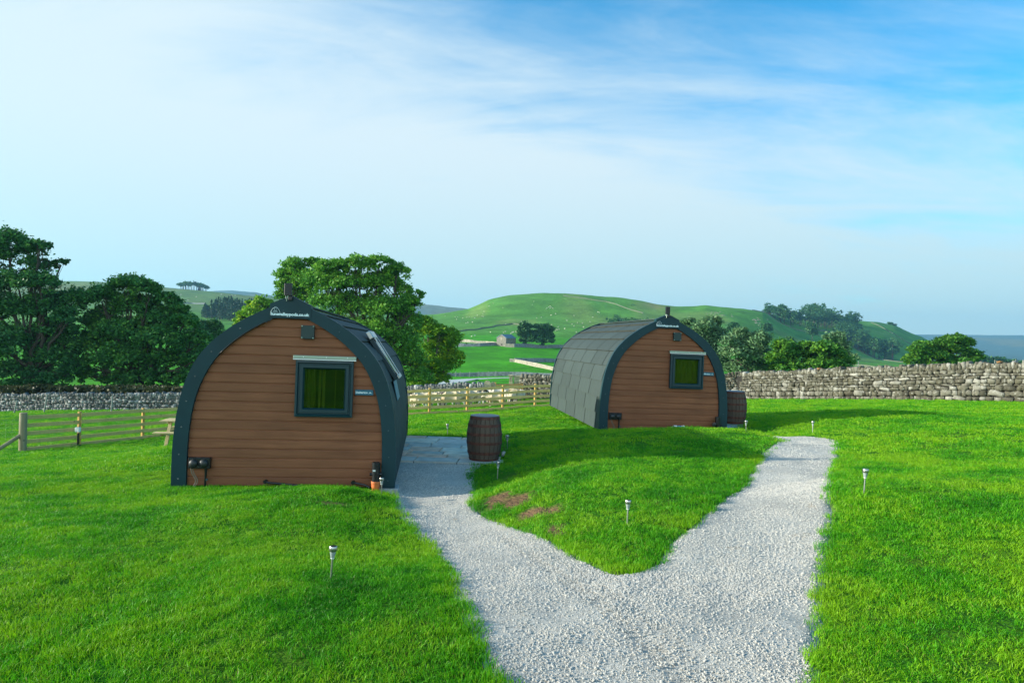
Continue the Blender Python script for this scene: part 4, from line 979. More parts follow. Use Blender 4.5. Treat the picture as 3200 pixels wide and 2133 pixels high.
    mb = MB(); mb.box((.03, -.02, -.02), (.05, .05, .05), None, 0, .004); mb.tube([(.0, -.03, .02), (-.015, -.035, -.03), (-.02, -.03, -.06)], .006, 6, mi=1); mb.tube([(-.03, -.03, .01), (-.03, -.035, -.03)], .005, 6, mi=1)
    mb.build('bracket', [M['black'], M['aluminium']], fl)
    # wire dropping from the sign and following the inner edge of the arch
    mb = MB(); q = [(-.24, -.012, 2.258), (-.245, -.016, 2.235), (-.27, -.014, 2.212)]
    for zt in np.linspace(2.19, 1.75, 10): q.append((-float(np.interp(zt, inn[:, 1], inn[:, 0])) - .004, -.008, zt))
    mb.tube(q, .0035, 5); mb.build('cable', M['black'], root, True)
    # floor frame and feet on concrete pads
    mb = MB(); mb.box((0, PODL / 2, .03), (2.5, PODL - .2, .06)); mb.build('floor_frame', M['room'], root)
    if with_skylight:
        sk = empty('skylight'); sk.parent = root
        # skylight lies on the slope between two profile points
        pr = np.array(OUTS); za_, zb_ = 1.38, 2.02
        pa = Vector((float(np.interp(za_, pr[:, 1], pr[:, 0])), 0, za_)); pb = Vector((float(np.interp(zb_, pr[:, 1], pr[:, 0])), 0, zb_))
        d = (pb - pa).normalized(); nrm = Vector((d.z, 0, -d.x)) * 1.0; y0, y1 = 1.25, 1.95
        Rm = Matrix((Vector((0, 1, 0)), d, Vector((0, 1, 0)).cross(d))).transposed()
        nn = Vector((0, 1, 0)).cross(d)
        if nn.x < 0: nn = -nn
        L_ = (pb - pa).length; mid = (pa + pb) / 2 + Vector((0, (y0 + y1) / 2, 0)) + nn * .055
        def bx(mb, cy, cd, sy, sd_, h, lift=0, mi=0, bev=.004): mb.box(mid + Vector((0, cy, 0)) + d * cd + nn * (lift), (sy, sd_, h), Rm, mi, bev)
        mb = MB(); hw = (y1 - y0) / 2
        for s in (-1, 1): bx(mb, s * (hw - .04), 0, .08, L_, .06)
        bx(mb, 0, L_ / 2 - .05, 2 * hw - .16, .10, .09); bx(mb, 0, -L_ / 2 + .05, 2 * hw - .16, .10, .09)
        mb.build('frame', M['anthracite_frame'], sk)
        mb = MB(); bx(mb, 0, 0, 2 * hw - .17, L_ - .22, .02, .028); mb.build('pane', M['skyglass'], sk)
        mb = MB()
        bx(mb, -hw + .045, 0, .045, L_ * .92, .02, .058, 0); bx(mb, hw - .045, 0, .03, L_ * .92, .014, .056, 0)
        bx(mb, 0, L_ / 2 + .02, 2 * hw + .10, .13, .075, .02, 0, .01); bx(mb, 0, -L_ / 2 + .02, 2 * hw * .96, .06, .03, .05)
        mb.build('metal_trim', M['steel'], sk)
        mb = MB(); d2 = (pa - Vector((float(np.interp(za_ - .3, pr[:, 1], pr[:, 0])), 0, za_ - .3))).normalized(); R2 = Matrix((Vector((0, 1, 0)), d2, Vector((0, 1, 0)).cross(d2))).transposed(); n2 = Vector((0, 1, 0)).cross(d2); n2 = -n2 if n2.x < 0 else n2; lo = pa + Vector((0, (y0 + y1) / 2, 0)) - d2 * .15 + n2 * .006
        mb.box(lo, (.72, .30, .012), R2, 0, .002); mb.build('apron_flashing', M['lead'], sk)
    return root
M['anthracite_dark'] = simple('dark_vent_plastic', (.004, .028, .028), .5)
M['floodglass'] = simple('floodlight_glass', (.006, .009, .012), .10, 0, .25)
M['skyglass'] = simple('skylight_glass', (.01, .03, .035), .04, 0, .8)
M['lead'] = simple('flashing_sheet', (.10, .22, .30), .45, .2)
pod(POD1, 'brown clad pod in front with a nameplate reading Skelterton and a roof skylight', 'Skelterton', True, True)
pod(POD2, 'farther brown clad pod with a nameplate reading Elbolton and sunlit grey roof tiles', 'Elbolton', False, False)

def soil_pipe(P, x, first, label):
    t = empty('drain_pipe', mat=P @ Matrix.Translation((x, -.09, 0))); tag(t, label, 'drain pipe', 'drain pipes at the pod corners')
    mb = MB(); zc = .105
    mb.lathe([(.052, zc - .03), (.050, .20), (.053, .205), (.053, .27), (.057, .275), (.057, .30), (.054, .303), (.054, .325), (.058, .33), (.058, .352), (.055, .356), (.055, .365), (.044, .366), (.042, .30)], 20, capt=True)
    mb.build('pipe', M['black'], t, True, 30)
    mb = MB(); R = Matrix.Rotation(math.radians(90), 3, 'Y')
    if first:
        mb.lathe([(.022, -.082), (.022, .082)], 14, (0, 0, .205), R)
    else: mb.lathe([(.045, 0), (.048, .03), (.044, .05), (.03, .055)], 18, (-.095, -.02, .20), Matrix.Rotation(math.radians(90), 3, 'X')); mb.lathe([(.02, -.07), (.02, .10)], 12, (0, 0, .19), R)
    mb.build('branch_stub', M['black'], t, True, 30)
    mb = MB(); mb.lathe([(.052, -.14), (.052, .02), (.055, .03), (.055, .075), (.060, .08), (.062, .10), (.060, .112), (.050, .112)], 22); mb.build('collar', M['terracotta'], t, True, 35)
    if first:
        mb = MB(); mb.box((-.022, -.0545, .262), (.036, .003, .022)); mb.build('sticker', M['white'], t)
soil_pipe(POD1, 1.20, True, 'black drain pipe in an orange collar at the corner of the front pod')
soil_pipe(POD2, 1.19, False, 'black drain pipe with a round cap at the corner of the farther pod')
def hose(P, pts, r, name, label, m, cat='hose'):
    mb = MB(); mb.tube([P @ Vector(p) for p in pts], r, 8); mb.lathe([(r * 1.9, -.02), (r * 1.9, .02)], 10, P @ Vector(pts[0]), Matrix.Rotation(math.radians(90), 3, 'X'))
    o = mb.build(name, m, None, True, 40); tag(o, label, cat); return o
hose(POD1, [(-.24, -.05, .085), (-.20, -.07, .075), (.0, -.08, .06), (.25, -.09, .04), (.36, -.10, .02)], .014, 'hose', 'longer black waste hose along the foot of the front pod wall', M['black'])
hose(POD1, [(.90, -.05, .085), (.96, -.07, .075), (1.05, -.08, .06), (1.12, -.10, .03)], .014, 'hose', 'short black waste hose beside the orange drain collar', M['black'])
def bluehose():
    t = empty('hose', mat=POD2 @ Matrix.Translation((.20, -.16, .10))); tag(t, 'blue water hose with white connector and gauge by the farther pod', 'hose')
    mb = MB(); mb.tube([(.03, 0, .045), (.10, 0, .048), (.20, -.01, .035), (.30, -.03, .0), (.42, -.05, -.08)], .013, 10); mb.build('tube', M['bluehose'], t, True)
    mb = MB(); mb.tube([(.13, .02, .04), (.16, .02, .05)], .012, 8); mb.build('connector', M['white'], t, True, 40); mb = MB(); mb.tube([(-.07, 0, -.02), (-.07, 0, .02), (-.03, 0, .045), (.03, 0, .046)], .019, 10); mb.build('connector', M['white'], t, True, 40)
    mb = MB(); mb.tube([(-.055, 0, .02), (-.03, 0, .045)], .022, 10); mb.build('valve', M['black'], t, True)
    mb = MB(); mb.lathe([(.026, 0), (.026, .012), (.022, .014)], 18, (.185, .0, .045), Matrix.Rotation(math.radians(90), 3, 'X')); mb.lathe([(.006, 0), (.006, .02)], 8, (.185, 0, .045), Matrix.Rotation(math.radians(90), 3, 'X'), 1); mb.build('gauge', [M['white'], M['black']], t)
bluehose()
def pads():
    for P, x, y in ((POD1, 1.33, .12), (POD2, 1.33, .12)):
        mb = MB(); p = P @ Vector((x, y, -.045)); mb.box(p, (.34, .30, .085), Matrix.Rotation(.12, 3, 'Z'), 0, .006)
        o = mb.build('concrete_pad', M['concrete']); tag(o, 'grey concrete pad under the corner of the %s pod' % ('front' if P is POD1 else 'farther'), 'concrete pad')
    mb = MB(); p = POD1 @ Vector((1.17, -.22, -.09)); mb.box(p, (.24, .16, .04), Matrix.Rotation(.2, 3, 'Z'), 0, .005); o = mb.build('stone_block', M['concrete']); tag(o, 'small pale slab lying beside the solar light at the pod corner', 'slab')
    p = ray(1571, 1440); v, f = rock_mesh(5); mb = MB(); mb.add([(a * .045 + p[0], b * .05 + 12.2, c * .09 + hgt(p[0], 12.2) + .06) for a, b, c in v], f); o = mb.build('stone', M['concrete']); tag(o, 'pale upright stone at the foot of the nearer barrel', 'stone')
pads()

# ------------------------------------------------------------------ barrels
def barrelmat():
    m, nt, b = mat('old_oak_staves'); N, L = nt.nodes, nt.links
    tc = N.new('ShaderNodeTexCoord'); sp = N.new('ShaderNodeSeparateXYZ'); L.new(tc.outputs['Object'], sp.inputs[0])
    an = N.new('ShaderNodeMath'); an.operation = 'ARCTAN2'; L.new(sp.outputs['Y'], an.inputs[0]); L.new(sp.outputs['X'], an.inputs[1])
    sc = N.new('ShaderNodeMath'); sc.operation = 'MULTIPLY'; sc.inputs[1].default_value = 22 / 6.2832; L.new(an.outputs[0], sc.inputs[0])
    fl = N.new('ShaderNodeMath'); fl.operation = 'FLOOR'; L.new(sc.outputs[0], fl.inputs[0])
    wn = N.new('ShaderNodeTexWhiteNoise'); wn.noise_dimensions = '1D'; L.new(fl.outputs[0], wn.inputs['W'])
    mp = N.new('ShaderNodeMapping'); mp.inputs['Scale'].default_value = (30, 30, 3); L.new(tc.outputs['Object'], mp.inputs[0])
    n = N.new('ShaderNodeTexNoise'); n.inputs['Detail'].default_value = 7; n.inputs['Roughness'].default_value = .7; L.new(mp.outputs[0], n.inputs['Vector'])
    ad = N.new('ShaderNodeMath'); ad.operation = 'MULTIPLY_ADD'; ad.inputs[1].default_value = .75; L.new(wn.outputs[0], ad.inputs[0]); L.new(n.outputs['Fac'], ad.inputs[2])
    rp = N.new('ShaderNodeValToRGB'); e = rp.color_ramp.elements; e[0].position = .35; e[0].color = (.026, .017, .011, 1); e[1].position = 1.0; e[1].color = (.11, .08, .055, 1)
    L.new(ad.outputs[0], rp.inputs[0]); L.new(rp.outputs[0], b.inputs['Base Color']); b.inputs['Roughness'].default_value = .8
    bp = N.new('ShaderNodeBump'); bp.inputs['Strength'].default_value = .5; bp.inputs['Distance'].default_value = .006; L.new(n.outputs['Fac'], bp.inputs['Height']); L.new(bp.outputs[0], b.inputs['Normal']); return m
M['stave'] = barrelmat()
M['hoop'] = simple('rusty_hoop', (.12, .045, .028), .8, .2, nscale=18, namt=.5, bump=.3, bscale=60)
M['barreltop'] = simple('painted_barrel_lid', (.11, .12, .14), .45, nscale=8, namt=.15)
def barrel(x, y, z, H, rot, label):
    t = empty('wooden_barrel', (x, y, z), rot); tag(t, label, 'barrel', 'old whisky barrels beside the pods')
    R0, R1 = .275 * H / .78, .372 * H / .78 * .83
    def rad(zz): k = (zz / H - .5) * 2; return R1 - (R1 - R0 * .90) * abs(k) ** 2.1
    mb = MB(); ns = 22
    for s in range(ns):
        a0, a1 = (s + .035) / ns * 6.2832 - math.pi, (s + .965) / ns * 6.2832 - math.pi; vs = []; k = 13
        for i in range(k):
            zz = H * i / (k - 1); r = rad(zz)
            for rr, aa in ((r - .014, a0), (r, a0 + .02), (r, a1 - .02), (r - .014, a1)): vs.append((rr * math.cos(aa), rr * math.sin(aa), zz))
        mb.add(vs, [(4 * i + j, 4 * i + j + 1, 4 * i + 5 + j, 4 * i + 4 + j) for i in range(k - 1) for j in range(3)])
    mb.lathe([(rad(H * i / 12) - .012, H * i / 12) for i in range(13)], 40)
    mb.build('staves', M['stave'], t, True, 35)
    for zz in (.030, .19, .41, .61, .80, .965):
        z0, z1 = H * zz - .024 * H / .78, H * zz + .024 * H / .78; mb = MB(); mb.lathe([(rad(z0) + .001, z0), (rad(z0) + .005, z0), (rad(z1) + .005, z1), (rad(z1) + .001, z1)], 48, capb=False, capt=False)
        mb.lathe([(.006, 0), (.005, .006)], 8, (-(rad(z0)) * .3, -rad(z0) * .955, (z0 + z1) / 2), Matrix.Rotation(math.radians(90), 3, 'X')); mb.build('hoop', M['hoop'], t, True, 35)
    mb = MB(); mb.lathe([(rad(H) + .002, H - .012), (rad(H) + .006, H - .010), (rad(H) + .006, H + .004), (rad(H) - .004, H + .007)], 48); mb.lathe([(.008, 0), (.006, .01)], 8, (.0, rad(H) * .86, H + .006), None, 1)
    mb.build('lid', [M['barreltop'], M['white']], t, True, 35); return t
barrel(-.445, 12.08, -.075, .785, .5, 'dark wooden barrel with rusty hoops standing on the slab patio beside the front pod')
barrel(5.66, 17.3, hgt(5.66, 17.3) + .04, .80, 2.0, 'dark wooden barrel half hidden behind the right side of the farther pod')

# ------------------------------------------------------------------ solar lights
def solar_light():
    t = empty('solar_light'); tag(t, 'x', 'solar light', 'solar stake lights along the gravel paths')
    mb = MB(); mb.lathe([(.024, .205), (.029, .212), (.029, .240), (.027, .243)], 20); mb.build('cap', M['steel'], t, True, 40)
    mb = MB(); mb.lathe([(.024, .243), (.024, .2445)], 20); mb.build('solar_panel', M['floodglass'], t)
    mb = MB(); mb.lathe([(.014, .160), (.017, .175), (.023, .205)], 18); mb.build('lens', M['clearplast'], t, True, 40)
    mb = MB(); mb.lathe([(.010, .150), (.014, .155), (.014, .166), (.010, .170)], 14); mb.build('lamp_base', M['white'], t, True, 40)
    mb = MB(); mb.tube([(0, 0, -.04), (0, 0, .155)], .0075, 10); mb.build('stake', M['steel'], t, True, 40)
    return t
SOLAR = [(1034, 1811, None, 'solar stake light alone in the lawn at the lower left, nearest the camera', 1.0, .05),
 (1191, 1577, 8.75, 'solar stake light in front of the orange drain collar at the front pod corner', 1.05, 0),
 (1554, 1508, 10.2, 'solar stake light in the shaded grass bank just below the nearer barrel', 1.15, .06),
 (1586, 1401, 12.9, 'solar stake light leaning right behind the nearer barrel', 1.2, -.12),
 (1399, 1356, 14.9, 'solar stake light at the back edge of the slab patio', 1.1, 0),
 (1960, 1640, None, 'solar stake light on the grass wedge between the two gravel paths', 1.0, .03),
 (2330, 1370, 12.9, 'solar stake light near the brow of the grass bank in front of the farther pod', .98, 0),
 (2539, 1352, 13.3, 'solar stake light on the bank beyond the end of the right gravel path', 1.0, .06),
 (2700, 1540, None, 'solar stake light in the lawn right of the right gravel path', 1.05, -.04)]
_s = solar_light()
for i, (u, v, Y, lab, sc, lean) in enumerate(SOLAR):
    if Y is None: p = ray(u, v)
    else: x = (u - 1600) / F * Y + 0.0262 * (v - 1066) / F * Y; p = (x, Y, hgt(x, Y))
    o = _s if i == 0 else copy_tree(_s)
    o.location = p; o.rotation_euler = (rnd.uniform(-.04, .04), lean, rnd.uniform(0, 3)); o.scale = (sc * .93,) * 3; o['label'] = lab

# ------------------------------------------------------------------ timber fence
def fence():
    pts = [(71, 1407, 21.0), (247, 1392, 23.0), (446, 1372, 25.5)]
    P = []
    for u, v, Y in pts: x = (u - 1600) / F * Y + .0262 * (v - 1066) / F * Y; P.append((x, Y))
    mids = [(-12.7, 27.3), (-11.2, 28.2), (-9.4, 28.6), (-7.4, 28.9), (-5.5, 29.1)]
    ce = []
    for u, Y in ((1341, 29.6), (1459, 30.8), (1570, 32.0), (1671, 33.2)): ce.append(((u - 1600) / F * Y + .09, Y))
    aft = [(2.8, 34.2), (4.6, 35.3), (6.4, 36.4)]
    P += mids + ce + aft
    t = empty('timber_fence', (P[0][0], P[0][1], hgt(*P[0]))); tag(t, 'long five rail timber fence running behind both pods past the flock', 'fence')
    O = Vector(t.location); H = 1.13; r = random.Random(5)
    G = [hgt(x, y) for x, y in P]; G[-1] -= 0; n = len(P)
    for i, (x, y) in enumerate(P):
        mb = MB()
        if i == 0:
            mb.lathe([(.105, -.3), (.105, 1.17), (.098, 1.19)], 18, Vector((x, y, G[i])) - O); o = mb.build('post', M['roundpost'], t, True, 40); o['label'] = 'thick round strainer post'; continue
        j = min(i + 1, n - 1); d = math.atan2(P[j][1] - P[i - 1][1], P[j][0] - P[i - 1][0])
        mb.box(Vector((x, y, G[i] + H / 2 - .1)) - O, (.10, .085, H + .22), Matrix.Rotation(d, 3, 'Z') @ Matrix.Rotation(r.uniform(-.01, .01), 3, 'Y'), 0, .006); mb.build('post', M['timberpost'], t)
    for i in range(n - 1):
        a, b = P[i], P[i + 1]; d = Vector((b[0] - a[0], b[1] - a[1], 0)).normalized(); off = Vector((d.y, -d.x, 0)) * .062
        if i == 0: off = off * .3
        for k in range(5):
            zz = .055 + k * .245; mb = MB(); e = .0
            A = Vector((a[0], a[1], G[i] + zz + r.uniform(-.008, .008))) - O + off; B = Vector((b[0], b[1], G[i + 1] + zz + r.uniform(-.008, .008))) - O + off
            mb.beam(A + (B - A).normalized() * .003, B - (B - A).normalized() * .003, .036, .118, bev=.004); mb.build('rail', M['timber'], t)
    mb = MB(); x, y = P[0]; A = Vector((x - .02, y - .03, G[0] + .52)) - O; B = Vector((x - .42, y - .80, hgt(x - .42, y - .80) - .06)) - O
    mb.tube([A, B], .055, 12); mb.build('brace', M['roundpost'], t, True, 40)
    # stock wire leaving the strainer post towards the left
    t2 = empty('wire_fence', (x, y, G[0])); tag(t2, 'thin square mesh stock wire stretched left from the round strainer post', 'wire fence')
    Q = [Vector((x - .1, y - .05, 0)), Vector((x - 3.5, y - 1.3, 0)), Vector((x - 8, y - 2.5, 0))]
    for q in Q: q.z = hgt(q.x, q.y)
    mb = MB(); O2 = Vector(t2.location)
    for k in range(8):
        for a, b in zip(Q[:-1], Q[1:]): mb.tube([a + Vector((0, 0, .08 + .13 * k)) - O2, b + Vector((0, 0, .08 + .13 * k)) - O2], .0022, 4)
    for a, b in zip(Q[:-1], Q[1:]):
        L_ = (b - a).length; m_ = int(L_ / .16)
        for i in range(m_): p = a.lerp(b, i / m_); mb.tube([p + Vector((0, 0, .08)) - O2, p + Vector((0, 0, 1.0)) - O2], .0018, 4)
    mb.build('mesh', M['wire'], t2)
    mb = MB(); mb.lathe([(.05, -.2), (.05, 1.2)], 10, Q[1] - O2); mb.build('post', M['roundpost'], t2)
fence()
# hook-up box on its post
def hookup():
    Y = 22.6; u = 246; x = (u - 1600) / F * Y + .09; z = hgt(x, Y); t = empty('hook_up_box', (x - .02, Y, z)); tag(t, 'white electric hook-up box on a short black post by the timber fence', 'hook-up box')
    mb = MB(); mb.box((0, 0, .20), (.05, .05, .5), None, 0, .004); mb.box((0, 0, .03), (.16, .12, .06), None, 0, .004); mb.build('stem', M['black'], t)
    mb = MB(); mb.box((0, -.02, .56), (.15, .11, .16), None, 0, .015); mb.build('housing', M['white'], t)
hookup()
# picnic table and pot
def picnic():
    Y = 21.0; u = 524; x = (u - 1600) / F * Y + .13; z = hgt(x, Y)
    t = empty('picnic_table', (x + .75, Y, z + .02), .10); tag(t, 'pale timber picnic table half hidden behind the left edge of the front pod', 'picnic table')
    mb = MB()
    for k in range(5): mb.box((0, -.30 + k * .15, .735), (1.75, .14, .035), None, 0, .004)
    mb.build('tabletop', M['picnic'], t)
    for s in (-1, 1):
        mb = MB(); 
        for k in (0, 1): mb.box((0, s * (.66 + k * .14), .44), (1.75, .13, .035), None, 0, .004)
        mb.build('bench_seat', M['picnic'], t)
    for s in (-1, 1):
        for q in (-1, 1):
            mb = MB(); mb.beam((s * .60, q * .22, .72), (s * .60, q * .56, 0), .045, .095, up=(1, 0, 0), bev=.004); mb.build('leg', M['picnic'], t)
        mb = MB(); mb.beam((s * .655, -.78, .39), (s * .655, .78, .39), .04, .09, bev=.004); mb.beam((s * .655, -.34, .69), (s * .655, .34, .69), .04, .06, bev=.004); mb.build('cross_bar', M['picnic'], t)
    mb = MB(); p = Matrix.Rotation(.10, 4, 'Z') @ Vector((-.08, -.72, 0)); mb.lathe([(.075, 0), (.10, .20), (.115, .20), (.115, .235), (.10, .235), (.095, .20)], 20, (x + .75 + p.x, Y + p.y, z + .48)); o = mb.build('flower_pot', M['black'], None, True, 40)
    tag(o, 'black plant pot standing on the bench of the picnic table', 'plant pot')
picnic()

# ------------------------------------------------------------------ dry stone walls
WALLCOL = [(.055, .053, .038), (.125, .12, .085), (.085, .083, .06), (.18, .175, .135), (.10, .095, .062), (.30, .295, .25), (.07, .065, .043), (.15, .145, .11)]
GREYCOL = [(.06, .065, .062), (.13, .138, .135), (.09, .095, .092), (.20, .215, .21), (.11, .115, .11), (.36, .38, .37)]
M['wallstone'] = stonemat('warm_limestone', WALLCOL, 5, .35)
M['wallgrey'] = stonemat('grey_limestone', GREYCOL, 5, .5)
M['gap'] = simple('dark_wall_core', (.028, .026, .02), 1.0)
M['lichen'] = simple('orange_lichen_stone', (.26, .14, .05), .95, nscale=12, namt=.4)
def stonewall(name, pts, H, label, mats, sl=.26, sh=.13, cope=.24, seed=1, thick=.50, gfun=None, spots=None, hvar=.06, both=False):
    """pts: plan polyline; the wall's camera side is laid stone by stone"""
    r = np.random.default_rng(seed); V = []; Fq = []; MI = []; base = 0
    pts = [np.array(p, float) for p in pts]; seg = [np.linalg.norm(b - a) for a, b in zip(pts[:-1], pts[1:])]; cum = np.concatenate([[0], np.cumsum(seg)]); T = cum[-1]
    def at(s):
        i = min(np.searchsorted(cum, s, side='right') - 1, len(seg) - 1); i = max(i, 0); t = (s - cum[i]) / seg[i]; d = (pts[i + 1] - pts[i]) / seg[i]
        return pts[i] * (1 - t) + pts[i + 1] * t, d
    ss = np.arange(0, T + 1, 1.0); gx = np.array([at(min(s, T))[0] for s in ss]); gz = height(gx[:, 0], gx[:, 1])
    def g(s): return float(np.interp(s, ss, gz))
    cube = np.array([(sx, sy, sz) for sx in (-1, 0, 1) for sy in (-1, 0, 1) for sz in (-1, 0, 1)], float)
    keep = [i for i in range(27) if not (cube[i] == 0).all()]; rem = {k: i for i, k in enumerate(keep)}; C = cube[keep]
    ln = np.abs(C).sum(1); C = C / np.array([1, 1.05, 1.10])[(ln - 1).astype(int)][:, None]
    quads = []
    def vid(x, y, z): return rem[(x + 1) * 9 + (y + 1) * 3 + (z + 1)]
    for ax in range(3):
        for sg in (-1, 1):
            for a in (-1, 0):
                for b in (-1, 0):
                    q = []
                    for da, db in ((0, 0), (1, 0), (1, 1), (0, 1)):
                        c = [0, 0, 0]; c[ax] = sg; c[(ax + 1) % 3] = a + da; c[(ax + 2) % 3] = b + db; q.append(vid(*c))
                    quads.append(q if sg > 0 else q[::-1])
    quads = np.array(quads)
    def stone(s, z, l, d, h, off, tilt=0, mi=0):
        nonlocal base
        p, dr = at(min(max(s, 0), T)); nrm = np.array((dr[1], -dr[0])); q = C * np.array((l / 2, d / 2, h / 2)) * (1 + r.normal(0, .15, (26, 3)))
        c, sn = math.cos(tilt), math.sin(tilt); q = np.stack([q[:, 0] * c - q[:, 2] * sn, q[:, 1], q[:, 0] * sn + q[:, 2] * c], 1)
        X = p[0] + dr[0] * q[:, 0] + nrm[0] * (off + q[:, 1]); Y = p[1] + dr[1] * q[:, 0] + nrm[1] * (off + q[:, 1]); Z = g(s) + z + q[:, 2]
        V.append(np.stack([X, Y, Z], 1)); Fq.append(quads + base); MI.extend([mi] * len(quads)); base += 26
    sides = (1, -1) if both else (1,)
    for sd_ in sides:
        z = -.08
        hrow = []
        while z < H - cope * .6:
            h = sh * r.uniform(.55, 1.6) * (1.25 if z < .3 else 1.0); s = -r.uniform(0, sl)
            while s < T:
                l = sl * r.uniform(.35, 1.0) * (1.9 if r.uniform() < .25 else 1.15); hh = h * r.uniform(.75, 1.15)
                zz = z + h / 2 + .035 * (vnoise(np.array([s]), np.array([z * 3.]), .8, 70)[0] - .5)
                k = (z / H); stone(s + l / 2, zz, l * .92, .22 * r.uniform(.7, 1.25), hh * .90, sd_ * (thick / 2 - .10 - .07 * k + r.normal(0, .012)), r.normal(0, .10))
                s += l
            z += h * .93
    s = 0
    while s < T:
        w = cope * r.uniform(.35, .75); hh = cope * r.uniform(.8, 1.35); hv = hvar * (vnoise(np.array([s]), np.array([0.]), 2.5, 71)[0] - .5)
        stone(s + w / 2, H - cope * .5 + hh / 2 - .06 + hv, w * .96, thick * .8, hh, 0, r.normal(.10, .22), 0); s += w
    if spots:
        for s, k in spots: stone(s, H + .12, cope * .9 * k, .3, cope * .6 * k, .05, .2, 2)
    V = np.concatenate(V); Fq = np.concatenate(Fq)
    # dark core
    core = []; cf = []; n = len(ss)
    for i, s in enumerate(ss):
        s = min(s, T); p, dr = at(s); nrm = np.array((dr[1], -dr[0])); zb = g(s) - .2; zt = g(s) + H - cope * .45
        for o_, z_ in ((-.12, zb), (.12, zb), (.10, zt), (-.10, zt)): core.append((p[0] + nrm[0] * o_ * thick / .45, p[1] + nrm[1] * o_ * thick / .45, z_))
    for i in range(n - 1):
        for k in range(4): cf.append([4 * i + k, 4 * i + (k + 1) % 4, 4 * i + 4 + (k + 1) % 4, 4 * i + 4 + k])
    cf = np.array(cf) + len(V); V = np.concatenate([V, np.array(core)]); MI += [1] * len(cf); Fq = np.concatenate([Fq, cf])
    o = link_mesh(name, np_mesh(name, V, Fq, mats + [M['gap'], M['lichen']], False, MI)); tag(o, label, 'stone wall')
    return o
def px(u, Y): return ((u - 1600) / F * Y + .0, Y)
stonewall('dry_stone_wall', [(.75, 47.9), (3.5, 46.6), (8, 45.3), (14.5, 43), (17.9, 36), (21.8, 29), (25.5, 21.5), (29, 15)], 1.62, 'tall sunlit dry stone wall behind the farther pod and along the right lawn', [M['wallstone']], .33, .155, .29, 3, .55, spots=[(20.5, .6), (29.5, .55)])
stonewall('dry_stone_wall', [(-45, 52), (-30.5, 50), (-24.4, 50), (-12, 48), (-6, 45.5), (-1.75, 44.6)], 1.15, 'lower grey dry stone wall running from the left trees to the two rounded gateposts', [M['wallgrey']], .30, .15, .30, 4, .50)
# rounded gateposts, gate, parapet
def gateway():
    for k, (u, Y, h, lab) in enumerate([(1521, 44.6, 1.42, 'squat rounded stone gatepost with a mossy top at the end of the wall'), (1538, 44.9, 1.30, 'rounded stone gatepost closest to the orange timber gate')]):
        x = (u - 1600) / F * Y + .12; z = hgt(x, Y); mb = MB(); pr = [(-.2, -.2), (.2, -.2), (.2, h - .28), (.17, h - .12), (.09, h - .02), (0, h), (-.09, h - .02), (-.17, h - .12), (-.2, h - .28)]
        mb.prism([(x + a * (1.0 if k else 1.15), z + b) for a, b in pr], Y - .14, Y + .14); o = mb.build('stone_gatepost', M['gatestone']); tag(o, lab, 'gatepost', 'rounded stone gateposts')
    xa = (1545 - 1600) / F * 44.9 + .12; xb = (1634 - 1600) / F * 47.4 + .1; ya, yb = 44.9, 47.4; za, zb = hgt(xa, ya), hgt(xb, yb)
    t = empty('timber_gate', (xa, ya, za)); tag(t, 'orange timber field gate with diagonal braces behind the sheep', 'gate'); O = Vector((xa, ya, za)); A = Vector((xa, ya, za)); B = Vector((xb, yb, zb))
    mb = MB(); mb.box((0, 0, .6), (.14, .14, 1.35), None, 0, .01); mb.build('hanging_post', M['gatewood'], t)
    for h_, w_ in ((1.08, .12), (.80, .07), (.55, .07), (.32, .07)):
        mb = MB(); mb.beam(A - O + Vector((.08, 0, h_)), B - O + Vector((0, 0, h_)), .05, w_, bev=.004); mb.build('rail', M['gatewood'], t)
    for f0, f1 in ((.72, .45), (.95, .66)):
        mb = MB(); mb.beam(A.lerp(B, f0) - O + Vector((0, -.05, 1.02)), A.lerp(B, f1) - O + Vector((0, -.05, .18)), .04, .08, bev=.003); mb.build('brace', M['gatewood'], t)
    for f0 in (.5, .98):
        mb = MB(); mb.beam(A.lerp(B, f0) - O + Vector((0, -.04, .12)), A.lerp(B, f0) - O + Vector((0, -.04, 1.05)), .04, .07, up=(1, 0, 0), bev=.003); mb.build('upright', M['gatewood'], t)
    Y = 60.0; zt = 2.03 - (1175.5 - hz(1640)) * Y / F
    mb = MB(); xs = [(u - 1600) / F * Y + .15 for u in (1588.5, 1600.5, 1603, 1664, 1727, 1800)]
    r = random.Random(8)
    def course(x0, x1, top, y):
        z = top - .26; mb.box(((x0 + x1) / 2, y, top + .03), (x1 - x0 + .08, .5, .12), None, 0, .02)
        while z > top - 4:
            x = x0
            while x < x1 - .02:
                w = min(r.uniform(.4, .8), x1 - x); mb.box((x + w / 2, y, z + .12), (w - .02, .42, .225), None, 0, .015); x += w
            z -= .24
        mb.box(((x0 + x1) / 2, y, top - 2.0), (x1 - x0 - .03, .36, 3.9), None, 1)
    course(xs[0], xs[1], zt + .03, Y - .12); course(xs[2], xs[3], zt - .02, Y); course(xs[3] + .03, xs[5], zt + .08, Y + .05)
    o = mb.build('bridge_parapet', [M['gatestone'], M['gap']]); tag(o, 'squared tan stone bridge parapet with a pier behind the orange gate', 'parapet')
M['gatestone'] = stonemat('tan_sandstone', [(.36, .30, .18), (.46, .40, .26), (.40, .34, .22), (.30, .26, .17)], 5, .1)
gateway()
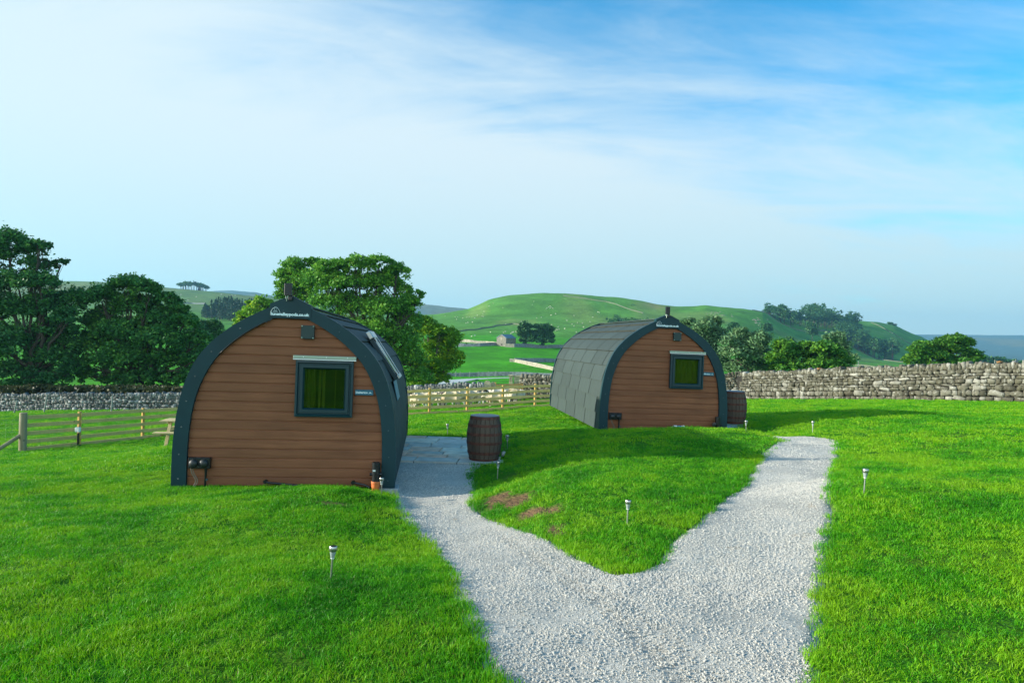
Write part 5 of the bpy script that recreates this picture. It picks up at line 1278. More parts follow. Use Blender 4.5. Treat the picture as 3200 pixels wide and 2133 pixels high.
# leaning stakes with wires in front of the left wall
def stakes():
    for u, v0, v1, lean, lab in [(135, 1220, 1278, .16, 'grey stake leaning right before the wall under the tall left tree, second from the left'), (345, 1225, 1278, .05, 'upright grey stake before the wall between the two big left trees'), (42, 1240, 1280, .2, 'short grey leaning stake before the wall at the far left'), (561, 1222, 1262, .0, 'grey stake before the wall just left of the front pod')]:
        Y = 47.5; x = (u - 1600) / F * Y + .2; z = hgt(x, Y); h = (v1 - v0) * Y / F; mb = MB(); mb.tube([(x - math.sin(lean) * .15, Y, z - .15), (x + math.sin(lean) * h, Y, z + h)], [.055, .045], 8); o = mb.build('fence_stake', M['greystake'], None, True, 40); tag(o, lab, 'stake', 'grey stakes before the left wall')
stakes()
# field walls far away: a continuous low wall draped over the ground
def farwall(pxs, H, W, label, m, name='field_wall', depth=None):
    W = W * (.35 if H >= 2.0 else .6); H = H * (.45 if H >= 2.0 else 1)
    P = []
    for q in pxs:
        if len(q) == 3: u, v, Y = q; x = (u - 1600) / F * Y; P.append((x, Y))
        else: p = ray(q[0], q[1], 60); P.append((p[0], p[1]))
    out = []; 
    for a, b in zip(P[:-1], P[1:]):
        n = max(1, int(math.hypot(b[0] - a[0], b[1] - a[1]) / 4))
        for i in range(n): out.append((a[0] + (b[0] - a[0]) * i / n, a[1] + (b[1] - a[1]) * i / n))
    out.append(P[-1]); out = np.array(out); z = height(out[:, 0], out[:, 1]); vs = []; n = len(out); r = np.random.default_rng(len(pxs))
    d = np.gradient(out, axis=0); d /= np.linalg.norm(d, axis=1)[:, None] + 1e-9; nr = np.stack([d[:, 1], -d[:, 0]], 1)
    for i in range(n):
        h = H * (1 + r.normal(0, .07)); hb = H * .8
        for o_, zz in ((-.55, -.8), (-.40, hb), (-.25, h), (.25, h), (.40, hb), (.55, -.8)): vs.append((out[i, 0] + nr[i, 0] * o_ * W, out[i, 1] + nr[i, 1] * o_ * W, z[i] + zz))
    fs = [[6 * i + k, 6 * i + k + 1, 6 * i + 7 + k, 6 * i + 6 + k] for i in range(n - 1) for k in range(5)]
    fs += [[0, 1, 2, 3, 4, 5], [6 * (n - 1) + k for k in range(5, -1, -1)]]
    o = link_mesh(name, np_mesh(name, vs, fs, [m])); tag(o, label, 'field wall'); return o
M['fargrey'] = simple('far_wall_grey', (.17, .19, .20), .95, nscale=1.6, namt=.45, bump=1, bscale=2)
M['farpale'] = simple('far_wall_pale', (.32, .29, .22), .95, nscale=1.6, namt=.4, bump=1, bscale=2)
M['farmid'] = simple('far_wall_mid', (.125, .14, .09), .95, nscale=1.2, namt=.35)
farwall([(1330, 0, 213), (1415, 0, 214), (1500, 0, 215), (1600, 0, 215), (1725, 0, 213), (1900, 0, 210)], 1.25, 1, 'long dark grey field wall with thin stakes below the bright green meadow', M['fargrey'])
farwall([(1593, 1130), (1610, 1131), (1660, 1142), (1735, 1158), (1800, 1172)], 1.35, 1.3, 'pale sunlit field wall slanting across the green meadow towards the farther pod', M['farpale'])
farwall([(1608, 1129), (1680, 1131), (1740, 1131), (1850, 1130)], 1.5, 1.0, 'dark field wall running right from the tip of the pale slanting wall', M['fargrey'])
farwall([(1370, 1082), (1450, 1083), (1500, 1082), (1554, 1079)], 1.7, 1, 'dark field wall meeting the left side of the stone barn', M['fargrey'])
farwall([(1420, 1068), (1470, 1070), (1520, 1074), (1560, 1078)], 1.5, 1, 'pale field wall dropping towards the left side of the stone barn', M['farpale'])
farwall([(1606, 1084), (1650, 1085), (1720, 1087), (1800, 1090)], 1.8, 1, 'field wall running right from the stone barn below the two dark trees', M['fargrey'])
farwall([(1435, 1036), (1480, 1031), (1550, 1018), (1600, 1012), (1640, 1016)], .9, 1.2, 'faint ochre wall line curving over the foot of the big hill', M['farmid'])
farwall([(1760, 924), (1802, 930), (1894, 943), (1940, 957), (1985, 972), (2010, 979)], 2.0, 1.6, 'pale wall running down from the top of the big green hill', M['farmid'])
farwall([(2350, 969), (2388, 976), (2440, 1010), (2488, 1030), (2520, 1037), (2562, 1049), (2600, 1060), (2652, 1078), (2700, 1102), (2743, 1123), (2800, 1130), (2850, 1133)], 2.2, 1.6, 'pale wall winding down the hillside along the edge of the right woods', M['farmid'])
farwall([(2545, 1030), (2580, 1036), (2612, 1042)], 1.8, 1.6, 'short pale wall line between the two right hillside woods', M['farmid'])
farwall([(2722, 1008), (2760, 1025), (2800, 1048), (2840, 1072), (2860, 1080)], 2.4, 2, 'thin pale wall running down the farthest green hill on the right', M['farmid'])
farwall([(520, 947), (560, 948), (600, 949), (640, 950)], 3.2, 2, 'dark wall line across the pale hillside below the hilltop clump', M['fargrey'])
farwall([(2650, 1140), (2700, 1144), (2760, 1150), (2830, 1152)], 1.0, 1.2, 'low pale wall in the valley between the right trees', M['farmid'])
def wstakes():
    for k, u in enumerate([1427, 1441, 1470, 1498, 1528, 1553]):
        Y = 212.0; x = (u - 1600) / F * Y; z = hgt(x, Y); mb = MB(); mb.tube([(x, Y, z - .1), (x + rnd.uniform(-.1, .1), Y, z + 1.75)], .10, 6); o = mb.build('fence_stake', M['greystake']); tag(o, ['first', 'second', 'third', 'fourth', 'fifth', 'sixth'][k] + ' thin pale stake from the left against the dark grey meadow wall', 'stake', 'stakes along the meadow wall')
    for k, (u, v0, v1, lab) in enumerate([(2683, 1128, 1160, 'thin grey pole in the valley left of the right tree'), (2825, 1138, 1160, 'thin grey pole just left of the right tree above the wall'), (3109, 1124, 1146, 'left one of the two close grey poles at the right horizon'), (3114, 1126, 1146, 'right one of the two close grey poles at the right horizon'), (3174, 1122, 1146, 'single grey pole farthest right above the wall')]):
        Y = 150.0; p = unproj(u, v0, Y); z = hgt(p[0], Y); mb = MB(); mb.tube([(p[0], Y, z), (p[0], Y, p[2])], .10, 6); o = mb.build('pole', M['greystake']); tag(o, lab, 'pole')
wstakes()
# stream or track beyond the gate
def stream():
    a = [(1330, 1192), (1400, 1187), (1450, 1184), (1500, 1181.5), (1560, 1179.5), (1594, 1179)]; b = [(1330, 1205), (1400, 1199), (1450, 1193), (1490, 1186), (1540, 1182.5), (1594, 1181)]
    A = [ray(u, v, 60) for u, v in a]; B = [ray(u, v, 60) for u, v in b]; vs = []; 
    for p, q in zip(A, B):
        for t in np.linspace(0, 1, 6): x, y = p[0] * (1 - t) + q[0] * t, p[1] * (1 - t) + q[1] * t; vs.append((x, y, hgt(x, y) + .06))
    fs = [[6 * i + k, 6 * i + 6 + k, 6 * i + 7 + k, 6 * i + k + 1] for i in range(len(A) - 1) for k in range(5)]
    o = link_mesh('road', np_mesh('road', vs, fs, [M['track']], True)); tag(o, kind='structure')
M['track'] = simple('pale_track', (.44, .47, .44), .8, nscale=.6, namt=.2)
stream()
# stone barn
def barn():
    Y = 356.0; x = (1582 - 1600) / F * Y; z = hgt(x, Y) - .2
    t = empty('stone_barn', (x, Y, z), math.radians(-38)); tag(t, 'small stone field barn with a blue grey roof below the big hill', 'barn')
    W_, D_, E, R = 6.2, 8.2, 4.2, 5.9
    mb = MB(); mb.prism([(-W_ / 2, -1), (W_ / 2, -1), (W_ / 2, E), (0, R), (-W_ / 2, E)], -D_ / 2, D_ / 2)
    w = mb.build('wall', M['barnstone'], t)
    mb = MB()
    for s in (-1, 1):
        mb.add([(0, -D_ / 2 - .2, R + .12), (0, D_ / 2 + .2, R + .12), (s * (W_ / 2 + .3), D_ / 2 + .2, E - .05), (s * (W_ / 2 + .3), -D_ / 2 - .2, E - .05), (0, -D_ / 2 - .2, R + .32), (0, D_ / 2 + .2, R + .32), (s * (W_ / 2 + .35), D_ / 2 + .2, E + .12), (s * (W_ / 2 + .35), -D_ / 2 - .2, E + .12)], [(0, 1, 2, 3), (7, 6, 5, 4), (0, 3, 7, 4), (1, 5, 6, 2), (2, 6, 7, 3)])
    mb.build('roof', M['slate'], t)
    mb = MB(); mb.box((.3, -D_ / 2 - .02, .9), (.9, .1, .7)); mb.build('window', M['gap'], t)
    mb = MB(); mb.box((.0, -D_ / 2 - .03, 3.9), (.9, .1, 1.2)); mb.build('shutter', M['farpale'], t)
    mb = MB(); mb.box((W_ / 2 + .02, .6, .9), (.1, 1.2, 1.9)); mb.build('door', M['gap'], t)
    for k in range(1): 
        mb = MB(); p = unproj(1593, 1078, 348); mb.box((p[0], 348, hgt(p[0], 348) + .9), (4.2, .6, 1.9), Matrix.Rotation(-.1, 3, 'Z')); o = mb.build('field_wall', M['farpale']); tag(o, 'short pale pen wall in front of the stone barn', 'field wall')
M['barnstone'] = simple('barn_rubble', (.19, .18, .145), .95, nscale=1.5, namt=.4, bump=1, bscale=3)
M['slate'] = simple('barn_roof_slate', (.13, .20, .25), .6, nscale=1, namt=.1)
barn()

# ------------------------------------------------------------------ trees
M['leaf_dark'] = leafmat('dark_sycamore_leaves', (.022, .10, .032), (.045, .17, .040), (.11, .29, .045), .5, .22)
M['leaf_syc'] = leafmat('lighter_sycamore_leaves', (.028, .12, .032), (.058, .20, .038), (.14, .33, .045), .5, .25)
M['leaf_mid'] = leafmat('ash_leaves', (.055, .19, .022), (.12, .32, .032), (.25, .47, .04), .45, .28)
M['leaf_yel'] = leafmat('yellowing_leaves', (.07, .20, .012), (.16, .36, .016), (.36, .50, .02), .5, .30)
M['leaf_gray'] = leafmat('willow_leaves', (.07, .16, .07), (.14, .26, .11), (.22, .35, .16), .5, .25)
M['leaf_fresh'] = leafmat('thorn_leaves', (.030, .13, .016), (.07, .21, .020), (.16, .32, .024), .5, .25)
M['leaf_far'] = leafmat('far_broadleaf', (.024, .095, .034), (.045, .14, .040), (.09, .20, .045), .06, .15)
M['leaf_con'] = leafmat('conifer_needles', (.012, .050, .026), (.022, .070, .032), (.045, .11, .040), .08, .12)
D2 = 3200 / 2352.0
def leaves(cent, size, rg, up=.35, aspect=1.5):
    n = len(cent); nr = rg.normal(0, 1, (n, 3)); nr[:, 2] = np.abs(nr[:, 2]) + up; nr /= np.linalg.norm(nr, axis=1)[:, None]
    t = rg.normal(0, 1, (n, 3)); a = np.cross(nr, t); a /= np.linalg.norm(a, axis=1)[:, None] + 1e-9; b = np.cross(nr, a)
    s = size * rg.uniform(.6, 1.4, (n, 1)); a = a * s * aspect * .5; b = b * s * .5
    V = np.stack([cent - a, cent + b * .9 - a * .1, cent + a, cent - b * .9 - a * .1], 1).reshape(-1, 3)
    return V, np.arange(4 * n).reshape(n, 4)
def crown(lobes, nleaf, size, seed, clump=.30, tight=.50, hollow=.5, per=70, down=.25):
    """lobes: (x,y,z,rx,ry,rz) -> leaf centres gathered in clumps near each lobe's surface"""
    rg = np.random.default_rng(seed); L_ = np.array(lobes); vol = (L_[:, 3] * L_[:, 5]) ** 1.0; w = vol / vol.sum(); C = []; cl = []
    for lb, ww in zip(L_, w):
        k = max(4, int(nleaf * ww / per)); d = rg.normal(0, 1, (k, 3)); d /= np.linalg.norm(d, axis=1)[:, None]
        d[:, 2] = np.where((d[:, 2] < 0) & (rg.uniform(0, 1, k) > down), -d[:, 2], d[:, 2])
        rad = rg.uniform(hollow, 1.0, k)[:, None] ** .7; c = lb[:3] + d * rad * lb[3:6]
        cl.append(c); m = per; sz = min(lb[3], lb[5]) * clump * rg.uniform(.6, 1.4, (k, 1, 1)); sz = np.maximum(sz, size * 1.2)
        off = rg.normal(0, tight, (k, m, 3)) * sz * np.array([1.15, 1.15, .75]); C.append((c[:, None, :] + off).reshape(-1, 3))
    return np.concatenate(C), np.concatenate(cl)
def limb(mb, a, b, r0, r1, rg, seg=6, sag=.12):
    a, b = Vector(a), Vector(b); L_ = (b - a).length; pts = []; n = 5
    for i in range(n + 1):
        t = i / n; p = a.lerp(b, t); p += Vector(rg.normal(0, .035, 3)) * L_ * math.sin(math.pi * t); p.z += math.sin(math.pi * t) * L_ * -sag * .5; pts.append(p)
    mb.tube(pts, [r0 + (r1 - r0) * (i / n) for i in range(n + 1)], seg, False)
    return pts
def dlobes(L_, Y, depth=1.0, seed=0, drop=0, shrink=1.0):
    """ellipses seen in the 2352 px picture at distance Y -> lobes in the world"""
    rg = np.random.default_rng(seed); out = []
    for cx, cy, rx, ry in L_:
        k = D2 * Y / F; p = unproj(cx * D2, cy * D2, Y); r = rx * k * (.93 if Y < 100 else 1.0); rz = ry * k * (.92 if Y < 100 else 1.0)
        oy = rg.uniform(-.5, .5) * depth * 2.2
        out.append((p[0], Y + oy, p[2], r, max(r, rz) * .95, rz))
    return out
def tree(name, lab, cat, ell, Y, base_u, leafm, nleaf, size, seed, trunk_r=.32, barkm='bark', group=None, clump=.30, tight=.50, hollow=.5, per=70, nb=2, depth=1.0, stems=1, down=.25):
    lb = dlobes(ell, Y, depth, seed); bx = (base_u * D2 - 1600) / F * Y; bz = hgt(bx, Y)
    root = empty(name, (bx, Y, bz)); tag(root, lab, cat, group); O = np.array((bx, Y, bz))
    c, cl = crown(lb, nleaf, size, seed, clump, tight, hollow, per, down); rg = np.random.default_rng(seed + 1)
    k = c[:, 2] > height(c[:, 0], c[:, 1]) + .3; c = c[k]
    V, Fc = leaves(c, size, rg); me = np_mesh('crown', V - O, Fc, [M[leafm]]); link_mesh('crown', me, root)
    mb = MB(); cz = np.array(lb); top = cz[:, 2].max(); ctr = np.array((np.average(cz[:, 0], weights=cz[:, 3]), Y, np.average(cz[:, 2], weights=cz[:, 3])))
    fork = np.array((bx * .6 + ctr[0] * .4, Y, bz + (ctr[2] - bz) * .40))
    mb.tube([Vector((bx, Y, bz - .4)) - Vector(O), Vector((bx, Y, bz + .3)) - Vector(O), Vector(fork) - Vector(O)], [trunk_r * 1.5, trunk_r * 1.1, trunk_r * .85], 9)
    for i, l_ in enumerate(lb):
        tgt = np.array(l_[:3]) - np.array((0, 0, l_[5] * .2)); p = limb(mb, fork - O, tgt - O, trunk_r * .55, trunk_r * .16, rg)
        near = cl[np.argsort(((cl - np.array(l_[:3])) ** 2).sum(1))[:60]]; pick = near[rg.integers(0, len(near), 7)]
        for q in pick: limb(mb, p[3 + rg.integers(0, 3)], q - O, trunk_r * .14, trunk_r * .04, rg, 4)
    mb.build('trunk', M[barkm], root, True)
    return root
A_ = [(-60, 580, 70, 65), (18, 562, 45, 38), (62, 575, 38, 28), (108, 570, 24, 20), (75, 612, 38, 28), (122, 603, 20, 13), (45, 650, 60, 35), (110, 655, 42, 32), (148, 690, 36, 34), (95, 705, 55, 35), (165, 735, 28, 36), (30, 715, 70, 40), (100, 765, 60, 40), (30, 790, 70, 45), (110, 828, 62, 42), (40, 860, 70, 35), (-60, 700, 70, 80), (-60, 810, 80, 80), (150, 800, 30, 30), (70, 885, 60, 22), (125, 872, 44, 26), (10, 890, 50, 20), (165, 850, 26, 28)]
tree('sycamore_tree', 'tallest dark tree cut by the left edge of the picture behind the grey wall', 'tree', A_, 60.0, 97, 'leaf_dark', 85000, .17, 21, .38, clump=.34, hollow=.45)
B_ = [(300, 662, 48, 32), (345, 668, 35, 26), (248, 688, 40, 34), (380, 692, 32, 24), (410, 712, 30, 16), (300, 712, 70, 38), (225, 740, 40, 38), (370, 735, 60, 32), (435, 745, 38, 24), (290, 770, 80, 42), (205, 790, 36, 34), (385, 785, 65, 38), (460, 785, 34, 26), (300, 825, 70, 38), (225, 835, 34, 22), (390, 832, 60, 34), (340, 868, 60, 24), (455, 825, 30, 18), (285, 866, 30, 18), (250, 872, 40, 20), (390, 870, 50, 22), (440, 858, 30, 18), (330, 888, 60, 14), (200, 860, 26, 18)]
tree('sycamore_tree', 'broad dark rounded tree second from the left behind the grey wall', 'tree', B_, 62.0, 322, 'leaf_syc', 85000, .18, 22, .38, clump=.32, hollow=.5)
tree('sycamore_tree', 'smaller hazy dark tree between the broad rounded tree and the front pod', 'tree', [(468, 765, 34, 28), (492, 752, 14, 18), (450, 800, 30, 28), (480, 800, 24, 24)], 118.0, 470, 'leaf_far', 9000, .36, 23, .3, clump=.36)
D_ = [(680, 612, 30, 20), (722, 602, 22, 13), (650, 632, 18, 18), (660, 655, 30, 16), (692, 640, 30, 26), (648, 682, 18, 18), (690, 685, 30, 28), (720, 650, 26, 34)]
tree('ash_tree', 'thin airy ash tree behind the floodlight of the front pod', 'tree', D_, 84.0, 690, 'leaf_mid', 24000, .21, 24, .25, clump=.42, hollow=.3, per=45)
E_ = [(768, 622, 44, 26), (820, 610, 44, 22), (872, 608, 46, 20), (912, 628, 30, 24), (745, 650, 38, 26), (800, 655, 55, 34), (870, 655, 58, 36), (925, 668, 24, 18), (945, 700, 24, 26), (965, 682, 10, 18), (760, 700, 60, 32), (830, 710, 60, 36), (895, 715, 58, 36), (935, 738, 36, 26), (850, 765, 70, 36), (925, 785, 42, 36), (870, 820, 60, 40), (940, 830, 38, 42), (900, 865, 50, 30), (965, 870, 30, 26), (800, 780, 50, 50)]
tree('ash_tree', 'largest full green ash tree rising behind the roof of the front pod', 'tree', E_, 76.0, 865, 'leaf_mid', 95000, .19, 25, .42, clump=.34, hollow=.5)
F_ = [(970, 740, 26, 16), (985, 765, 30, 28), (1012, 762, 22, 18), (1035, 785, 24, 34), (1005, 800, 40, 30), (1048, 822, 18, 20), (1020, 835, 30, 26), (985, 845, 40, 34), (1010, 868, 26, 16), (975, 880, 40, 20)]
tree('ash_tree', 'yellow green bushy tree at the right foot of the largest ash tree', 'tree', F_, 84.0, 990, 'leaf_yel', 36000, .20, 26, .25, clump=.34, barkm='bark_grey')
tree('ash_tree', 'small yellow green tree just left of the front pod ridge in front of the conifers', 'tree', [(590, 698, 24, 18), (618, 702, 16, 12), (565, 722, 18, 14), (598, 728, 40, 22), (640, 740, 40, 26), (560, 745, 24, 20)], 120.0, 600, 'leaf_yel', 12000, .34, 27, .25, clump=.36, hollow=.35)
# dark hedge and rank grass behind the left wall
def hedge():
    rg = np.random.default_rng(33); n = 26000; s = rg.uniform(0, 1, n); P0, P1 = np.array((-46, 54.5)), np.array((-20, 53.0)); p = P0 + (P1 - P0) * s[:, None]; x = p[:, 0]; y = p[:, 1] + rg.normal(0, .5, n)
    h = (1.45 + .5 * (vnoise(x, y, 2.2, 80))) * rg.uniform(0, 1, n) ** .6; z = height(x, y) + h; V, Fc = leaves(np.stack([x, y, z], 1), .20, rg, .1, 2.2)
    o = link_mesh('undergrowth', np_mesh('undergrowth', V, Fc, [M['leaf_under']])); tag(o, 'dark rank undergrowth behind the low grey wall beneath the left trees', 'undergrowth', kind='stuff')
M['leaf_under'] = leafmat('undergrowth_stems', (.018, .030, .010), (.045, .06, .018), (.10, .095, .035), .6, .15)
hedge()
# trees behind the tall wall at the right
RT = [('willow_tree', 'pale green willow directly behind the right shoulder of the farther pod', [(1585, 745, 20, 14), (1612, 752, 22, 22), (1640, 742, 18, 16), (1600, 785, 36, 30), (1645, 778, 26, 28), (1620, 825, 44, 34), (1655, 842, 34, 20)], 118, 1625, 'leaf_gray', 17000, .36, 31),
 ('willow_tree', 'grey green willow left of the dark thorn trees behind the tall wall', [(1672, 790, 18, 18), (1700, 775, 20, 22), (1740, 785, 26, 24), (1690, 815, 30, 28), (1745, 822, 36, 32), (1705, 848, 40, 20), (1765, 845, 26, 22), (1722, 800, 30, 26)], 112, 1715, 'leaf_gray', 19000, .33, 32),
 ('alder_tree', 'dark green rounded tree left one of the pair behind the middle of the tall wall', [(1800, 800, 24, 20), (1790, 826, 26, 22), (1835, 815, 34, 26), (1850, 798, 20, 14), (1820, 845, 44, 16), (1868, 838, 30, 20)], 108, 1825, 'leaf_fresh', 19000, .32, 33),
 ('alder_tree', 'dark green rounded tree right one of the pair behind the middle of the tall wall', [(1885, 805, 30, 20), (1915, 815, 30, 22), (1895, 838, 40, 20), (1935, 835, 24, 20), (1925, 850, 30, 10), (1950, 852, 12, 8)], 106, 1905, 'leaf_fresh', 16000, .32, 34),
 ('poplar_tree', 'pale half bare tree with grey twigs behind the dark rounded pair', [(1905, 780, 16, 14), (1925, 778, 18, 16), (1945, 790, 14, 14), (1930, 808, 24, 20), (1952, 822, 12, 14)], 175, 1935, 'leaf_gray', 5000, .5, 35),
 ('sycamore_tree', 'fresh green spreading tree standing alone above the right part of the tall wall', [(2108, 808, 22, 18), (2098, 826, 20, 14), (2130, 800, 24, 18), (2150, 822, 30, 18), (2172, 795, 26, 20), (2195, 782, 26, 14), (2222, 790, 20, 14), (2205, 808, 36, 18), (2236, 818, 14, 12), (2190, 832, 40, 10), (2225, 832, 20, 8), (2130, 838, 30, 8)], 128, 2170, 'leaf_fresh', 30000, .34, 36)]
for nm, lab, el, Y, bu, lm, n, s, sd in RT:
    tree(nm, lab, 'tree', el, float(Y), bu, lm, n, s, sd, .28, clump=.36, hollow=.45, barkm='bark_grey' if lm == 'leaf_gray' else 'bark')
tree('sycamore_tree', 'taller narrow dark tree on the left side of the pair by the stone barn', 'tree', [(1207, 752, 15, 13), (1203, 768, 15, 14), (1210, 782, 18, 10)], 360.0, 1208, 'leaf_far', 7000, .75, 41, .4, clump=.34)
tree('sycamore_tree', 'wider dark tree on the right side of the pair by the stone barn', 'tree', [(1240, 752, 16, 10), (1256, 757, 16, 12), (1240, 770, 18, 13), (1260, 774, 14, 12), (1250, 784, 22, 8)], 362.0, 1250, 'leaf_far', 8500, .75, 42, .4, clump=.34)
for k, (el, Y, bu, lab) in enumerate([([(1762, 750, 10, 7), (1762, 757, 11, 6)], 620.0, 1762, 'lone round tree on the hillside above the pale willow'), ([(1863, 750, 9, 8), (1864, 759, 10, 9), (1866, 766, 10, 5)], 760.0, 1866, 'lone round tree beside the pale wall below the right woods'), ([(1811, 780, 9, 5), (1815, 786, 9, 4)], 400.0, 1814, 'small dark tree low on the hillside above the dark rounded pair'), ([(1683, 748, 11, 6), (1684, 754, 12, 5)], 480.0, 1683, 'lone dark tree on the hillside above the greyer willow'), ([(1454, 706, 4, 4)], 800.0, 1454, 'tiny lone tree by the wall high on the big green hill')]):
    tree('hillside_tree', lab, 'tree', el, Y, bu, 'leaf_far', 2400, Y * .0021, 50 + k, .3, clump=.4)
# woods: far-off masses
def wood_mass(name, lab, spots, m, seed, conifer=False, leaf=1.5, per=420, trunks=False):
    rg = np.random.default_rng(seed); C = []; mb = MB()
    for x, y, h, w in spots:
        z = hgt(x, y)
        if conifer:
            n = per; t = rg.uniform(0.05, 1, n) ** .8; a = rg.uniform(0, 6.283, n); r = w * (1.05 - t) * rg.uniform(.5, 1, n); C.append(np.stack([x + r * np.cos(a), y + r * np.sin(a), z + t * h], 1))
            mb.tube([(x, y, z - .5), (x, y, z + h)], [.3, .05], 4)
        else:
            lb = [(x + rg.normal(0, w * .35), y + rg.normal(0, w * .35), z + h * f, w * .72, w * .72, h * .26) for f in ((.38, .58, .76, .5) if not trunks else (.74, .82))]
            c, _ = crown(lb, per, leaf, int(rg.integers(1, 1e6)), .42, .40, .5, 14); C.append(c)
            mb.tube([(x, y, z - .5), (x + rg.normal(0, .3), y, z + h * .7)], [.45, .2], 5)
    C = np.concatenate(C); V, Fc = leaves(C, leaf, rg, .5, 1.3)
    n0 = len(V); V = np.concatenate([V, np.array(mb.v)]); me_f = [list(map(int, f)) for f in Fc] + [[i + n0 for i in f] for f in mb.f]
    o = link_mesh(name, np_mesh(name, V, me_f, [M[m], M['bark']], False, [0] * len(Fc) + [1] * len(mb.f))); tag(o, lab, 'woodland', kind='stuff')
def ux(u, Y): return (u - 1600) / F * Y
R3 = random.Random(12)
sp = []
for i in range(26):
    u = R3.uniform(2398, 2500); Y = R3.uniform(915, 985); k = (u - 2398) / 100; sp.append((ux(u, Y), Y, R3.uniform(15, 24) * (.62 + .55 * min(1, k * 2)), R3.uniform(6, 8)))
wood_mass('hilltop_wood', 'leftmost dark wood on the skyline of the right hillside', sp, 'leaf_far', 61)
sp = []
for i in range(60):
    u = R3.uniform(2500, 2680); Y = R3.uniform(960, 1120); sp.append((ux(u, Y), Y, R3.uniform(18, 27) * (1.12 if u < 2620 else .9), R3.uniform(7, 10)))
wood_mass('hilltop_wood', 'widest dark wood on the skyline in the middle of the right hillside', sp, 'leaf_far', 62)
sp = []
for i in range(62):
    u = R3.uniform(2618, 2795); v = 1058 + (u - 2618) * .36 + R3.uniform(-22, 4); Y = R3.uniform(900, 955) - (u - 2618) * .25; sp.append((ux(u, Y), Y, R3.uniform(17, 25) * (1.0 + .3 * ((u - 2618) / 180)), R3.uniform(7, 9)))
wood_mass('hillside_wood', 'dark wood running down the lower right hillside behind the lone spreading tree', sp, 'leaf_far', 63)
sp = []
for i in range(60):
    u = R3.uniform(2990, 3330); Y = R3.uniform(560, 640); k = (u - 2990) / 210; sp.append((ux(u, Y), Y, R3.uniform(9, 14) * max(.35, 1.35 - .75 * k), R3.uniform(5, 7)))
for i in range(9):
    u = R3.uniform(2905, 2960); Y = R3.uniform(800, 830); sp.append((ux(u, Y), Y, R3.uniform(20, 30), R3.uniform(6, 8)))
wood_mass('valley_wood', 'blue green belt of trees in the valley at the right edge above the wall', sp, 'leaf_far', 64)
sp = []
for i in range(70):
    u = R3.uniform(655, 800); Y = R3.uniform(560, 640); sp.append((ux(u, Y), Y, R3.uniform(13, 19), R3.uniform(3, 4)))
for i in range(16):
    u = R3.uniform(632, 670); Y = R3.uniform(585, 640); sp.append((ux(u, Y), Y, R3.uniform(7, 12), R3.uniform(2.6, 3.6)))
wood_mass('conifer_plantation', 'hazy conifer plantation left of the front pod ridge', sp, 'leaf_con', 65, True, .9, 260)
sp = []
for i in range(40):
    u = R3.uniform(556, 642); Y = R3.uniform(1130, 1175); k = abs(u - 597) / 45; sp.append((ux(u, Y), Y, R3.uniform(11, 13) * (1.05 - .4 * k * k), 5.0))
wood_mass('hilltop_clump', 'flat topped clump of pines with bare stems on the left hilltop', sp, 'leaf_far', 66, False, 1.7, 160, True)
sp = []
for i in range(45):
    u = R3.uniform(1905, 2035); Y = R3.uniform(585, 640); sp.append((ux(u, Y), Y, R3.uniform(6, 10), R3.uniform(3, 5)))
wood_mass('hillside_scrub', 'low scrubby wood on the hillside just above the roof of the farther pod', sp, 'leaf_far', 67, False, 1.0, 200)
sp = []
for i in range(22):
    u = R3.uniform(2140, 2250); Y = R3.uniform(300, 340); sp.append((ux(u, Y), Y, R3.uniform(8, 12), R3.uniform(4, 5)))
wood_mass('hillside_scrub', 'dark scrub on the slope right of the farther pod floodlight behind the willow', sp, 'leaf_far', 68, False, .7, 260)
for k, u in enumerate((2777, 2787, 2797)):
    tree('hillside_tree', ['left', 'middle', 'right'][k] + ' one of the three tiny trees on the far right skyline', 'tree', [(u / D2, (1011 + k * 3) / D2, 3.4, 2.6)], 1240.0, u / D2, 'leaf_far', 300, 2.0, 90 + k, .3)
# grass tufts and rocks on the hill face
def outcrops():
    rg = np.random.default_rng(77); V = []; Fc = []; b = 0
    for (u, v, su, sv, n) in [(2235, 978, 14, 2, 16), (2360, 1000, 10, 3, 14), (2375, 1010, 8, 4, 10), (2260, 985, 20, 4, 8)]:
        for i in range(n):
            p = ray(u + rg.normal(0, su), v + rg.normal(0, sv), 300); vv, f = rock_mesh(int(rg.integers(1, 1e6))); s = rg.uniform(.5, 1.4)
            V.append(vv * np.array((s * 1.6, s, s * .7)) + p); Fc += [[i_ + b for i_ in q] for q in f]; b += 12
    o = link_mesh('rock_outcrops', np_mesh('rock_outcrops', np.concatenate(V), Fc, [M['farpale']])); tag(o, 'scattered pale limestone rocks on the hillside below the skyline', 'rocks', kind='stuff')
outcrops()

